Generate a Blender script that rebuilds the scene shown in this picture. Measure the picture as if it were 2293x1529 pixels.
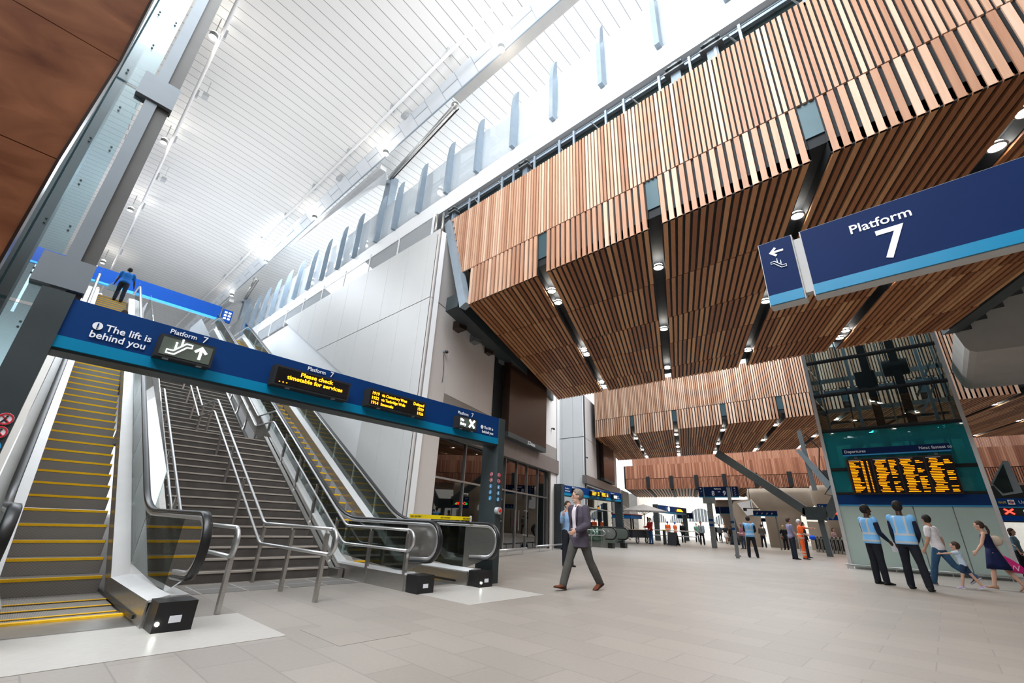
import bpy, bmesh, math, random
from mathutils import Vector, Matrix
PI = math.pi
random.seed(7)
for _o in list(bpy.data.objects):
    bpy.data.objects.remove(_o)
SC = bpy.context.scene
COL = SC.collection

# ------------------------------------------------------------------ camera, exposure, world, large lights
FPX, YAW, PITCH, ROLL, CAMZ = 975.536, 0.816338, 0.392749, 0.0441536, 1.115
_f = Vector((math.sin(YAW)*math.cos(PITCH), math.cos(YAW)*math.cos(PITCH), math.sin(PITCH)))
_r0 = Vector((math.cos(YAW), -math.sin(YAW), 0)); _u0 = _r0.cross(_f)
_r = math.cos(ROLL)*_r0 + math.sin(ROLL)*_u0; _u = _r.cross(_f)
camd = bpy.data.cameras.new('camera'); cam = bpy.data.objects.new('camera', camd); COL.objects.link(cam)
cm = Matrix.Identity(4)
for i in range(3):
    cm[i][0] = _r[i]; cm[i][1] = _u[i]; cm[i][2] = -_f[i]
cm[2][3] = CAMZ
cam.matrix_world = cm
camd.sensor_width = 36.0; camd.sensor_fit = 'HORIZONTAL'; camd.lens = FPX/2293*36
camd.clip_end = 400; camd.clip_start = 0.05
SC.camera = cam
vs = SC.view_settings
vs.view_transform = 'Standard'; vs.look = 'None'; vs.gamma = 1.0; vs.use_curve_mapping = False
vs.exposure = 0.42

w = bpy.data.worlds.new('daylight'); SC.world = w; w.use_nodes = True
wn = w.node_tree.nodes; wl = w.node_tree.links
wn['Background'].inputs[0].default_value = (0.92, 0.96, 1.0, 1); wn['Background'].inputs[1].default_value = 1.12

def area(name, loc, size, sizey, energy, direction, color=(1, 1, 1)):
    l = bpy.data.lights.new(name, 'AREA'); l.shape = 'RECTANGLE'; l.size = size; l.size_y = sizey
    l.energy = energy; l.color = color
    o = bpy.data.objects.new(name, l); COL.objects.link(o)
    o.location = loc; o.rotation_euler = Vector(direction).to_track_quat('-Z', 'Y').to_euler()
    return o
# daylight of the open voids between the timber ceilings, and the uplit canopy
area('canopy_uplight', (3, 16, 11.6), 5, 34, 560, (0, 0, 1), (.97, .98, 1))
area('void_daylight', (3.2, 26, 15.6), 5, 26, 2600, (.25, -.05, -1), (.84, .92, 1))
area('canopy_uplight', (12, 12, 13.4), 5, 22, 230, (0, 0, 1), (1, .99, .97))
area('void_daylight', (26, 8, 15.2), 6, 24, 5200, (-.6, 0, -1), (.84, .92, 1))
area('void_daylight', (45, 14, 14), 6, 26, 1500, (0, 0, -1), (1, .97, .93))
area('void_daylight', (1.5, 3, 15.3), 7, 20, 3800, (.62, .1, -1), (.92, .96, 1))
area('void_daylight', (75, 30, 9), 14, 24, 3600, (0, 0, -1), (1, .97, .9))

# ------------------------------------------------------------------ frames
FR = Matrix.Identity(4)
FW = Matrix.Identity(4)
FG = Matrix.Rotation(0.015, 4, 'Z')          # the escalators and their portal stand turned a little
def setfr(m):
    global FR
    FR = m
MW = {}

# ------------------------------------------------------------------ mesh builder
class MB:
    def __init__(s):
        s.v = []; s.f = []; s.m = []; s.r = []
    def face(s, idx, m=0, r=0.5):
        s.f.append(idx); s.m.append(m); s.r.append(r)
    def pts(s, ps):
        n = len(s.v); s.v += [tuple(p) for p in ps]; return n
    def hexa(s, p, m=0, r=0.5):          # 8 points: bottom 4 ccw, top 4 ccw
        n = s.pts(p)
        for q in ((3, 2, 1, 0), (4, 5, 6, 7), (0, 1, 5, 4), (1, 2, 6, 5), (2, 3, 7, 6), (3, 0, 4, 7)):
            s.face([n+i for i in q], m, r)
        return s
    def box(s, x0, x1, y0, y1, z0, z1, m=0, r=0.5):
        if x0 > x1: x0, x1 = x1, x0
        if y0 > y1: y0, y1 = y1, y0
        if z0 > z1: z0, z1 = z1, z0
        return s.hexa([(x0,y0,z0),(x1,y0,z0),(x1,y1,z0),(x0,y1,z0),(x0,y0,z1),(x1,y0,z1),(x1,y1,z1),(x0,y1,z1)], m, r)
    def prism(s, poly, d, m=0, r=0.5):   # planar polygon extruded by vector d
        k = len(poly); d = Vector(d)
        n = s.pts(poly); s.pts([Vector(p)+d for p in poly])
        s.face([n+i for i in range(k)][::-1], m, r); s.face([n+k+i for i in range(k)], m, r)
        for i in range(k):
            j = (i+1) % k
            s.face([n+i, n+j, n+k+j, n+k+i], m, r)
        return s
    def beam(s, a, b, wd, ht, m=0, up=(0, 0, 1)):
        a = Vector(a); b = Vector(b); t = (b-a).normalized(); up = Vector(up)
        sd = t.cross(up)
        if sd.length < 1e-4: sd = t.cross(Vector((0, 1, 0)))
        sd.normalize(); up = sd.cross(t).normalized()
        q = [(-wd/2, -ht/2), (wd/2, -ht/2), (wd/2, ht/2), (-wd/2, ht/2)]
        return s.prism([a+sd*x+up*y for x, y in q], b-a, m)
    def tube(s, path, r, n=10, m=0, cap=True, closed=False):
        P = [Vector(p) for p in path]; k = len(P); rs = r if isinstance(r, (list, tuple)) else [r]*k
        rings = []; ref = None
        for i in range(k):
            if closed: t = (P[(i+1) % k]-P[i-1])
            else: t = (P[min(i+1, k-1)]-P[max(i-1, 0)])
            t.normalize()
            if ref is None:
                ref = t.cross(Vector((0, 0, 1)))
                if ref.length < .1: ref = t.cross(Vector((1, 0, 0)))
            ref = (ref - t*ref.dot(t)).normalized(); b = t.cross(ref)
            rings.append(s.pts([P[i]+(ref*math.cos(2*PI*j/n)+b*math.sin(2*PI*j/n))*rs[i] for j in range(n)]))
        for i in range(k if closed else k-1):
            a = rings[i]; c = rings[(i+1) % k]
            for j in range(n):
                s.face([a+j, a+(j+1) % n, c+(j+1) % n, c+j], m)
        if cap and not closed:
            s.face([rings[0]+j for j in range(n)][::-1], m); s.face([rings[-1]+j for j in range(n)], m)
        return s
    def cyl(s, a, b, r, n=14, m=0, r2=None):
        return s.tube([a, b], [r, r if r2 is None else r2], n, m)
    def ball(s, c, rx, ry=None, rz=None, nu=12, nv=8, m=0, M=None):
        ry = rx if ry is None else ry; rz = rx if rz is None else rz
        P = []
        for i in range(1, nv):
            a = PI*i/nv
            for j in range(nu):
                b = 2*PI*j/nu
                P.append(Vector((rx*math.sin(a)*math.cos(b), ry*math.sin(a)*math.sin(b), rz*math.cos(a))))
        P += [Vector((0, 0, rz)), Vector((0, 0, -rz))]
        if M is not None: P = [M @ p for p in P]
        n = s.pts([p+Vector(c) for p in P]); t = n+len(P)-2
        for i in range(nv-2):
            for j in range(nu):
                a = n+i*nu+j; b = n+i*nu+(j+1) % nu
                s.face([a, a+nu, b+nu, b], m)
        for j in range(nu):
            s.face([t, n+j, n+(j+1) % nu], m); q = n+(nv-2)*nu
            s.face([t+1, q+(j+1) % nu, q+j], m)
        return s
    def rings(s, R, m=0, closed=True):   # list of rings (equal counts)
        k = len(R[0]); ns = [s.pts(r) for r in R]
        for a, b in zip(ns, ns[1:]):
            for j in range(k):
                s.face([a+j, a+(j+1) % k, b+(j+1) % k, b+j], m)
        s.face([ns[0]+j for j in range(k)][::-1], m); s.face([ns[-1]+j for j in range(k)], m)
        return s
    def build(s, name, mats, parent=None, smooth=False, attr=False, frame=None):
        F = FR if frame is None else frame
        if not isinstance(mats, (list, tuple)): mats = [mats]
        W = [F @ Vector(v) for v in s.v]
        me = bpy.data.meshes.new(name); o = bpy.data.objects.new(name, me); COL.objects.link(o)
        if parent is not None:
            M = MW[parent.name]; inv = M.inverted(); o.parent = parent; MW[o.name] = M
        else:
            xs = [p.x for p in W]; ys = [p.y for p in W]; zs = [p.z for p in W]
            M = Matrix.Translation(((min(xs)+max(xs))/2, (min(ys)+max(ys))/2, min(zs))); inv = M.inverted()
            o.matrix_world = M; MW[o.name] = M
        me.from_pydata([inv @ p for p in W], [], s.f)
        for mt in mats: me.materials.append(mt)
        me.polygons.foreach_set('material_index', s.m)
        if smooth: me.polygons.foreach_set('use_smooth', [True]*len(s.f))
        if attr:
            a = me.attributes.new('rnd', 'FLOAT', 'FACE'); a.data.foreach_set('value', s.r)
        me.update()
        return o

def tag(o, label, cat, group=None):
    o['label'] = label; o['category'] = cat
    if group: o['group'] = group
    return o
def struct(o):
    o['kind'] = 'structure'; return o
def thing(name, label, cat, loc=(0, 0, 0), rz=0, group=None):
    o = bpy.data.objects.new(name, None); COL.objects.link(o)
    o.empty_display_size = .1
    M = FR @ Matrix.Translation(loc) @ Matrix.Rotation(rz, 4, 'Z')
    o.matrix_world = M; MW[o.name] = M
    return tag(o, label, cat, group)
def copy_tree(o, loc=None, label=None):
    c = o.copy(); COL.objects.link(c)
    if loc is not None: c.location = FR @ Vector(loc)
    if label: c['label'] = label
    def rec(a, b):
        for ch in list(a.children):
            d = ch.copy(); COL.objects.link(d); d.parent = b; rec(ch, d)
    rec(o, c)
    return c

# ------------------------------------------------------------------ materials
MT = {}
def nd(t, typ, **k):
    n = t.nodes.new(typ)
    for a, b in k.items(): setattr(n, a, b)
    return n
def mat(name, col, rough=.5, metal=0., var=.06, scale=3., bump=0., spec=.3, emit=0., stretch=None, coat=0.):
    if name in MT: return MT[name]
    m = bpy.data.materials.new(name); m.use_nodes = True; t = m.node_tree; p = t.nodes['Principled BSDF']
    p.inputs['Roughness'].default_value = rough; p.inputs['Metallic'].default_value = metal
    p.inputs['Specular IOR Level'].default_value = spec; p.inputs['Coat Weight'].default_value = coat
    tc = nd(t, 'ShaderNodeTexCoord'); mp = nd(t, 'ShaderNodeMapping'); nz = nd(t, 'ShaderNodeTexNoise')
    if stretch: mp.inputs['Scale'].default_value = stretch
    nz.inputs['Scale'].default_value = scale; nz.inputs['Detail'].default_value = 4
    t.links.new(tc.outputs['Object'], mp.inputs[0]); t.links.new(mp.outputs[0], nz.inputs['Vector'])
    cr = nd(t, 'ShaderNodeValToRGB')
    cr.color_ramp.elements[0].position = .3; cr.color_ramp.elements[1].position = .7
    cr.color_ramp.elements[0].color = tuple(max(0, c*(1-var)) for c in col)+(1,)
    cr.color_ramp.elements[1].color = tuple(min(1, c*(1+var)) for c in col)+(1,)
    t.links.new(nz.outputs['Fac'], cr.inputs[0]); t.links.new(cr.outputs[0], p.inputs['Base Color'])
    if bump:
        b = nd(t, 'ShaderNodeBump'); b.inputs['Strength'].default_value = bump; b.inputs['Distance'].default_value = .01
        t.links.new(nz.outputs['Fac'], b.inputs['Height']); t.links.new(b.outputs[0], p.inputs['Normal'])
    if emit:
        p.inputs['Emission Color'].default_value = tuple(col)+(1,); p.inputs['Emission Strength'].default_value = emit
    MT[name] = m
    return m
def glass(name, tint=(.9, .97, .96), refl=.12, alpha=None, rough=.02):
    if name in MT: return MT[name]
    m = bpy.data.materials.new(name); m.use_nodes = True; t = m.node_tree; t.nodes.clear()
    out = nd(t, 'ShaderNodeOutputMaterial'); tr = nd(t, 'ShaderNodeBsdfTransparent'); gl = nd(t, 'ShaderNodeBsdfGlossy')
    tr.inputs[0].default_value = tuple(tint)+(1,); gl.inputs['Roughness'].default_value = rough
    fr = nd(t, 'ShaderNodeFresnel'); fr.inputs[0].default_value = 1.5
    nz = nd(t, 'ShaderNodeTexNoise'); nz.inputs['Scale'].default_value = .6
    ad = nd(t, 'ShaderNodeMath', operation='MULTIPLY_ADD'); ad.inputs[1].default_value = .9; ad.inputs[2].default_value = refl*.6
    mx = nd(t, 'ShaderNodeMixShader')
    t.links.new(fr.outputs[0], ad.inputs[0]); t.links.new(ad.outputs[0], mx.inputs[0])
    t.links.new(tr.outputs[0], mx.inputs[1]); t.links.new(gl.outputs[0], mx.inputs[2])
    if alpha:
        df = nd(t, 'ShaderNodeBsdfDiffuse'); df.inputs[0].default_value = tuple(alpha[0])+(1,)
        m2 = nd(t, 'ShaderNodeMixShader'); m2.inputs[0].default_value = alpha[1]
        t.links.new(mx.outputs[0], m2.inputs[1]); t.links.new(df.outputs[0], m2.inputs[2]); t.links.new(m2.outputs[0], out.inputs[0])
    else:
        t.links.new(mx.outputs[0], out.inputs[0])
    MT[name] = m
    return m
def wood(name, c0, c1, c2, rough=.5):
    m = bpy.data.materials.new(name); m.use_nodes = True; t = m.node_tree; p = t.nodes['Principled BSDF']
    p.inputs['Roughness'].default_value = rough; p.inputs['Specular IOR Level'].default_value = .25
    a = nd(t, 'ShaderNodeAttribute', attribute_name='rnd'); cr = nd(t, 'ShaderNodeValToRGB')
    e = cr.color_ramp.elements; e[0].color = c0+(1,); e[1].color = c2+(1,); n = e.new(.5); n.color = c1+(1,)
    tc = nd(t, 'ShaderNodeTexCoord'); nz = nd(t, 'ShaderNodeTexNoise'); nz.inputs['Scale'].default_value = 1.6; nz.inputs['Detail'].default_value = 6
    mp = nd(t, 'ShaderNodeMapping'); mp.inputs['Scale'].default_value = (1.2, 10, .9)
    t.links.new(tc.outputs['Object'], mp.inputs[0]); t.links.new(mp.outputs[0], nz.inputs['Vector'])
    sm = nd(t, 'ShaderNodeMath', operation='MULTIPLY_ADD'); sm.inputs[1].default_value = .5; sm.inputs[2].default_value = -.25
    ad = nd(t, 'ShaderNodeMath', operation='ADD')
    t.links.new(nz.outputs['Fac'], sm.inputs[0]); t.links.new(sm.outputs[0], ad.inputs[0]); t.links.new(a.outputs['Fac'], ad.inputs[1])
    t.links.new(ad.outputs[0], cr.inputs[0]); t.links.new(cr.outputs[0], p.inputs['Base Color'])
    MT[name] = m
    return m
def grid_mat(name, col, line, sx, sy, mortar, rough=.4, var=.1, rot=0., axis='XY', offset=.5, spec=.5, metal=0.):
    m = bpy.data.materials.new(name); m.use_nodes = True; t = m.node_tree; p = t.nodes['Principled BSDF']
    p.inputs['Roughness'].default_value = rough; p.inputs['Specular IOR Level'].default_value = spec; p.inputs['Metallic'].default_value = metal
    tc = nd(t, 'ShaderNodeTexCoord'); mp = nd(t, 'ShaderNodeMapping')
    if axis == 'ZY': mp.inputs['Rotation'].default_value = (0, PI/2, 0)
    elif axis == 'ZX': mp.inputs['Rotation'].default_value = (PI/2, 0, 0)
    else: mp.inputs['Rotation'].default_value = (0, 0, rot)
    br = nd(t, 'ShaderNodeTexBrick'); br.offset = offset
    br.inputs['Scale'].default_value = 1; br.inputs['Brick Width'].default_value = sx; br.inputs['Row Height'].default_value = sy
    br.inputs['Mortar Size'].default_value = mortar; br.inputs['Mortar Smooth'].default_value = .1; br.inputs['Bias'].default_value = 0
    br.inputs['Color1'].default_value = tuple(c*(1-var) for c in col)+(1,); br.inputs['Color2'].default_value = tuple(min(1, c*(1+var)) for c in col)+(1,)
    br.inputs['Mortar'].default_value = tuple(line)+(1,)
    t.links.new(tc.outputs['Object'], mp.inputs[0]); t.links.new(mp.outputs[0], br.inputs['Vector'])
    nz = nd(t, 'ShaderNodeTexNoise'); nz.inputs['Scale'].default_value = 30; nz.inputs['Detail'].default_value = 5
    nz2 = nd(t, 'ShaderNodeTexNoise'); nz2.inputs['Scale'].default_value = .5
    t.links.new(tc.outputs['Object'], nz.inputs['Vector']); t.links.new(tc.outputs['Object'], nz2.inputs['Vector'])
    av = nd(t, 'ShaderNodeMath', operation='ADD'); t.links.new(nz.outputs['Fac'], av.inputs[0]); t.links.new(nz2.outputs['Fac'], av.inputs[1])
    mr = nd(t, 'ShaderNodeMapRange'); mr.inputs['From Min'].default_value = .6; mr.inputs['From Max'].default_value = 1.4
    mr.inputs['To Min'].default_value = 1-var; mr.inputs['To Max'].default_value = 1+var
    t.links.new(av.outputs[0], mr.inputs['Value'])
    mx = nd(t, 'ShaderNodeMix', data_type='RGBA', blend_type='MULTIPLY'); mx.inputs[0].default_value = 1
    t.links.new(br.outputs[0], mx.inputs[6]); t.links.new(mr.outputs[0], mx.inputs[7]); t.links.new(mx.outputs[2], p.inputs['Base Color'])
    MT[name] = m
    return m
def ribbed(name, col, dark, scale, axis='X', rough=.45, metal=.3):
    m = bpy.data.materials.new(name); m.use_nodes = True; t = m.node_tree; p = t.nodes['Principled BSDF']
    p.inputs['Roughness'].default_value = rough; p.inputs['Metallic'].default_value = metal
    tc = nd(t, 'ShaderNodeTexCoord'); wv = nd(t, 'ShaderNodeTexWave', bands_direction=axis); wv.inputs['Scale'].default_value = scale
    cr = nd(t, 'ShaderNodeValToRGB'); cr.color_ramp.elements[0].color = tuple(dark)+(1,); cr.color_ramp.elements[1].color = tuple(col)+(1,)
    cr.color_ramp.elements[0].position = .25; cr.color_ramp.elements[1].position = .6
    t.links.new(tc.outputs['Object'], wv.inputs['Vector']); t.links.new(wv.outputs['Fac'], cr.inputs[0]); t.links.new(cr.outputs[0], p.inputs['Base Color'])
    MT[name] = m
    return m
M_FLOOR = grid_mat('pale_stone_paving', (.285, .255, .225), (.215, .193, .172), .9, .45, .006, rough=.42, var=.07, rot=PI/2)
M_GRAN = mat('pale_granite', (.45, .43, .40), .35, var=.08, scale=9, stretch=(1, 6, 1))
M_TACT = grid_mat('dark_tactile_stone', (.16, .15, .14), (.42, .39, .36), .62, .8, .012, rough=.6, var=.1, offset=0)
M_CANOPY = grid_mat('white_canopy_boards', (.80, .80, .79), (.30, .31, .32), 60, .42, .014, rough=.55, var=.02, spec=.3)
M_WHITE = mat('white_cladding', (.80, .81, .82), .4, var=.02, scale=.7)
M_CLAD = mat('grey_white_wall_panel', (.62, .62, .61), .42, var=.03, scale=.5)
M_CLADW = mat('warm_grey_wall_panel', (.64, .60, .575), .4, var=.04, scale=.5)
M_LINE = mat('joint_shadow_gap', (.05, .055, .06), .8)
M_STEEL = mat('brushed_steel', (.50, .49, .47), .28, .95, var=.08, scale=6, stretch=(1, 1, 12))
M_RAIL = mat('satin_rail_steel', (.60, .60, .60), .33, .85, var=.04)
M_DKSTEEL = mat('dark_grey_painted_steel', (.045, .058, .062), .45, .2, var=.1)
M_GREYP = mat('mid_grey_painted_steel', (.19, .205, .21), .4, .2, var=.06)
M_BLUEG = mat('blue_grey_painted_steel', (.30, .36, .42), .4, .2, var=.06)
M_BLACK = mat('black_rubber', (.012, .012, .013), .35, var=.2, spec=.4)
M_BLACKM = mat('matt_black', (.015, .017, .02), .7, var=.2)
M_NAVY = mat('navy_sign_panel', (.003, .034, .145), .5, var=.06, scale=1, spec=.12)
M_NAVYD = mat('dark_navy_sign_panel', (.005, .018, .078), .55, var=.06, scale=1, spec=.08)
M_CYAN = mat('cyan_sign_stripe', (.0, .19, .36), .35, var=.03)
M_BLUE = mat('bright_blue_sign_panel', (.0, .04, .22), .5, var=.04, spec=.12)
M_LBLUE = mat('light_blue_sign_stripe', (.03, .27, .55), .45, var=.04)
M_TXT = mat('white_lettering', (.80, .83, .88), .5, var=.01)
M_LEDW = mat('white_lit_lettering', (.95, .98, 1.0), .5, emit=2.0, var=.01)
M_LED = mat('amber_led_text', (1.0, .27, .0), .5, emit=1.5, var=.01)
M_LEDY = mat('bright_amber_led_text', (1.0, .38, .01), .5, emit=1.7, var=.01)
M_RED = mat('red_lit_signal', (1.0, .03, .02), .5, emit=4, var=.01)
M_GREEN = mat('green_lit_signal', (.02, .9, .15), .5, emit=3, var=.01)
M_LAMP = mat('lamp_glow', (1.0, .93, .82), .5, emit=40, var=.01)
M_SCREEN = mat('dark_screen_glass', (.012, .010, .010), .12, var=.2)
M_SCRB = mat('dark_brown_screen', (.035, .018, .013), .25, var=.2)
M_YEL = mat('yellow_step_edge', (.92, .52, .01), .5, var=.06, scale=8)
M_STEP = ribbed('ribbed_step_metal', (.36, .33, .30), (.15, .14, .13), 26)
M_STAIR = mat('dark_stone_tread', (.088, .078, .07), .6, var=.15, scale=5)
M_NOSE = mat('pale_stair_nosing', (.42, .37, .32), .5, var=.1)
M_WHSK = mat('white_painted_skirting', (.72, .72, .72), .3, .2, var=.03)
M_PLY = None
M_GLASS = glass('clear_glass', (.88, .96, .94), .10)
M_GLASSG = glass('green_tinted_glass', (.78, .90, .86), .10)
M_GLASSF = glass('milky_parapet_glass', (.93, .97, 1.0), .05, alpha=((.95, .98, 1.0), .2))
M_GLASSC = glass('cyan_tinted_shaft_glass', (.72, .86, .90), .08, rough=.3)
M_GLASSD = glass('dark_glass', (.20, .24, .24), .20)
M_GLASSL = glass('lift_glass', (.66, .76, .76), .05)
M_TEAL = glass('teal_lift_glass', (.10, .55, .60), .08, alpha=((.01, .34, .40), .36))
M_FROST = mat('frosted_green_glass', (.42, .54, .51), .22, var=.05, scale=.8)
M_CONC = mat('smooth_concrete', (.42, .40, .37), .7, var=.08, scale=1.2)
M_CONCW = mat('beige_concrete', (.40, .34, .28), .7, var=.06, scale=1.2)
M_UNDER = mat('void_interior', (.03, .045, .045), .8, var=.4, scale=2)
W_FASC = wood('cedar_slats_lit', (.40, .20, .12), (.56, .325, .21), (.72, .50, .37))  # front slats: daylight on the cedar put into a paler colour
W_SOFF = wood('cedar_slats_shaded', (.25, .092, .036), (.41, .175, .075), (.58, .30, .14))  # same cedar, darker: shade under the boxes put into the colour
W_RED = wood('red_cedar_boards', (.22, .085, .05), (.36, .15, .09), (.50, .25, .16))
def plywood():
    m = bpy.data.materials.new('warm_plywood'); m.use_nodes = True; t = m.node_tree; p = t.nodes['Principled BSDF']
    p.inputs['Roughness'].default_value = .45; p.inputs['Specular IOR Level'].default_value = .12
    tc = nd(t, 'ShaderNodeTexCoord'); mp = nd(t, 'ShaderNodeMapping'); mp.inputs['Scale'].default_value = (1, 1, 2.2); mp.inputs['Rotation'].default_value = (0, .5, 0)
    nz = nd(t, 'ShaderNodeTexNoise'); nz.inputs['Scale'].default_value = 2.2; nz.inputs['Detail'].default_value = 7; nz.inputs['Distortion'].default_value = 1.2
    cr = nd(t, 'ShaderNodeValToRGB'); e = cr.color_ramp.elements
    e[0].position = .25; e[0].color = (.15, .045, .018, 1); e[1].position = .75; e[1].color = (.40, .16, .075, 1)
    t.links.new(tc.outputs['Object'], mp.inputs[0]); t.links.new(mp.outputs[0], nz.inputs['Vector']); t.links.new(nz.outputs['Fac'], cr.inputs[0]); t.links.new(cr.outputs[0], p.inputs['Base Color'])
    return m
M_PLY = plywood()

# ------------------------------------------------------------------ lettering
def text(s, size, pos, face, m, parent, name='lettering', align='LEFT', bold=0., sx=1., ext=.002):
    """face 'B': read along +x, facing -y.  face 'A': read along -y, facing -x."""
    c = bpy.data.curves.new(name, 'FONT'); c.body = s; c.size = size; c.align_x = align; c.extrude = ext; c.offset = bold
    c.resolution_u = 3
    tmp = bpy.data.objects.new('tmp', c); COL.objects.link(tmp)
    me = bpy.data.meshes.new_from_object(tmp)
    bpy.data.objects.remove(tmp)
    me.materials.clear(); me.materials.append(m); me.name = name
    R = Matrix(((1, 0, 0, 0), (0, 0, -1, 0), (0, 1, 0, 0), (0, 0, 0, 1))) if face == 'B' else Matrix(((0, 0, -1, 0), (-1, 0, 0, 0), (0, 1, 0, 0), (0, 0, 0, 1)))
    if face == 'T': R = Matrix.Identity(4)
    M = FR @ Matrix.Translation(pos) @ R @ Matrix.Diagonal((sx, 1, 1, 1))
    PM = MW[parent.name]
    me.transform(PM.inverted() @ M)
    o = bpy.data.objects.new(name, me); COL.objects.link(o); o.parent = parent; MW[o.name] = PM
    return o
def P3(face, pos, u, v, d=0):      # (u right, v up, d out) on a sign face
    x, y, z = pos
    return (x+u, y-d, z+v) if face == 'B' else (x-d, y-u, z+v)
def plate(mb, face, pos, poly, t=.004, m=0):
    q = [P3(face, pos, a, b, 0) for a, b in poly]
    mb.prism(q, (0, -t, 0) if face == 'B' else (-t, 0, 0), m)
def ring2(r, n=20, a0=0, a1=2*PI):
    return [(r*math.cos(a0+(a1-a0)*i/n), r*math.sin(a0+(a1-a0)*i/n)) for i in range(n+1)]
def arrow_poly(s, ang):
    P = [(0, 1), (.85, .15), (.6, -.1), (.17, .33), (.17, -1), (-.17, -1), (-.17, .33), (-.6, -.1), (-.85, .15)]
    c, q = math.cos(ang), math.sin(ang)
    return [(s*(x*c-y*q), s*(x*q+y*c)) for x, y in P]
def esc_icon(mb, face, pos, s, mir=1):
    pts = [(-1, -.55), (-.45, -.55), (.45, .45), (1, .45), (1.0, .1), (.6, .1), (-.3, -.9), (-1, -.9)]
    P = [P3(face, pos, mir*a*s, b*s, .004) for a, b in pts]
    mb.tube(P, s*.07, 5, closed=True)
    for a in (-.35, .1):
        mb.ball(P3(face, pos, mir*a*s, (a+.65)*s, .004), s*.1, s*.1, s*.1, 6, 5)
        mb.tube([P3(face, pos, mir*a*s, (a+.5)*s, .004), P3(face, pos, mir*a*s, (a+.05)*s, .004)], s*.08, 5)
# ------------------------------------------------------------------ setting
setfr(FW)
struct(MB().box(-12, 120, -14, 75, -.3, 0).build('floor', M_FLOOR))
M_BACK = mat('brown_hall_wall', (.16, .12, .10), .8)  # mid-brown of the hall walls themselves
struct(MB().box(-12, 60, -14.2, -14, 0, 12.5).build('wall_back', M_BACK))
struct(MB().box(-12.2, -12, -14, 60, 0, 14.5).build('wall_left', M_BACK))

# white platform canopy: shallow vault of boards, cladding strip, box beam
mb = MB(); n = 14; X0, X1 = -9.0, 6.25
prof = [(X0+(X1-X0)*i/n, 16.2+.7*(1-((i/n)*2-1)**2)) for i in range(n+1)]
for (xa, za), (xb, zb) in zip(prof, prof[1:]):
    mb.prism([(xa, -14, za), (xb, -14, zb), (xb, -14, zb+.12), (xa, -14, za+.12)], (0, 130, 0))
struct(mb.build('ceiling', M_CANOPY, smooth=False))
struct(MB().box(7.15, 19, -14, 116, 17.4, 17.55).build('ceiling', M_CANOPY))
struct(MB().prism([(6.25, -14, 16.45), (6.8, -14, 16.02), (6.8, -14, 16.15), (6.25, -14, 16.6)], (0, 110, 0)).build('trim_1', grid_mat('white_cladding_strip', (.72, .76, .80), (.35, .4, .45), 60, .9, .014, var=.03)))
r = thing('canopy_box_beam', 'long white box beam under the canopy with a blue grey side face', 'beam', (7, 10, 16))
mb = MB().box(6.8, 7.16, -14, 10, 15.98, 16.42); mb.build('box_section', mat('pale_warm_steel', (.46, .45, .43), .35, var=.03), r)
MB().box(6.76, 6.798, -14, 75, 15.98, 16.3).build('side_plate', M_BLUEG, r)
MB().box(6.79, 7.17, 10.0, 10.03, 15.97, 16.43).build('end_plate', mat('pale_warm_steel', (0, 0, 0)), r)
def canopy_prop(dy, label):
    r = thing('canopy_column', label, 'column', (8.3, 17+dy, 12.2), group='columns holding up the canopy')
    MB().hexa([(8.31, 16.75+dy, 13.25), (8.6, 16.75+dy, 13.25), (8.6, 17.6+dy, 13.25), (8.31, 17.6+dy, 13.25), (8.2, 16.55+dy, 17.1), (8.6, 16.55+dy, 17.1), (8.6, 17.05+dy, 17.1), (8.2, 17.05+dy, 17.1)]).build('column_shaft', M_BLUEG, r)
    a, b = Vector((7.05, 10.2+dy, 15.9)), Vector((8.15, 16.7+dy, 17.0))
    t = MB().cyl(a, b, .09, 14).build('steel_tube', M_STEEL, r, smooth=True)
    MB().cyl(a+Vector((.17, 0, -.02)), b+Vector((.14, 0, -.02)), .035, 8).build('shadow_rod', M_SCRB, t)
    MB().ball(a, .16, .16, .16).build('cast_node', M_STEEL, r, smooth=True)
    MB().prism([(6.9, 15.2+dy, 15.98), (7.2, 15.2+dy, 15.98), (8.2, 17.0+dy, 16.9), (7.95, 17.3+dy, 16.95), (6.9, 25+dy, 15.98)], (0, 0, -.22)).build('tapered_arm', mat('dull_white_steel', (.5, .51, .52), .4, .1), r)
canopy_prop(0, 'blue grey canopy column with a shiny tube, nearer to the timber front')
canopy_prop(21, 'small far canopy column with a shiny tube, above the stairs')

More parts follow.
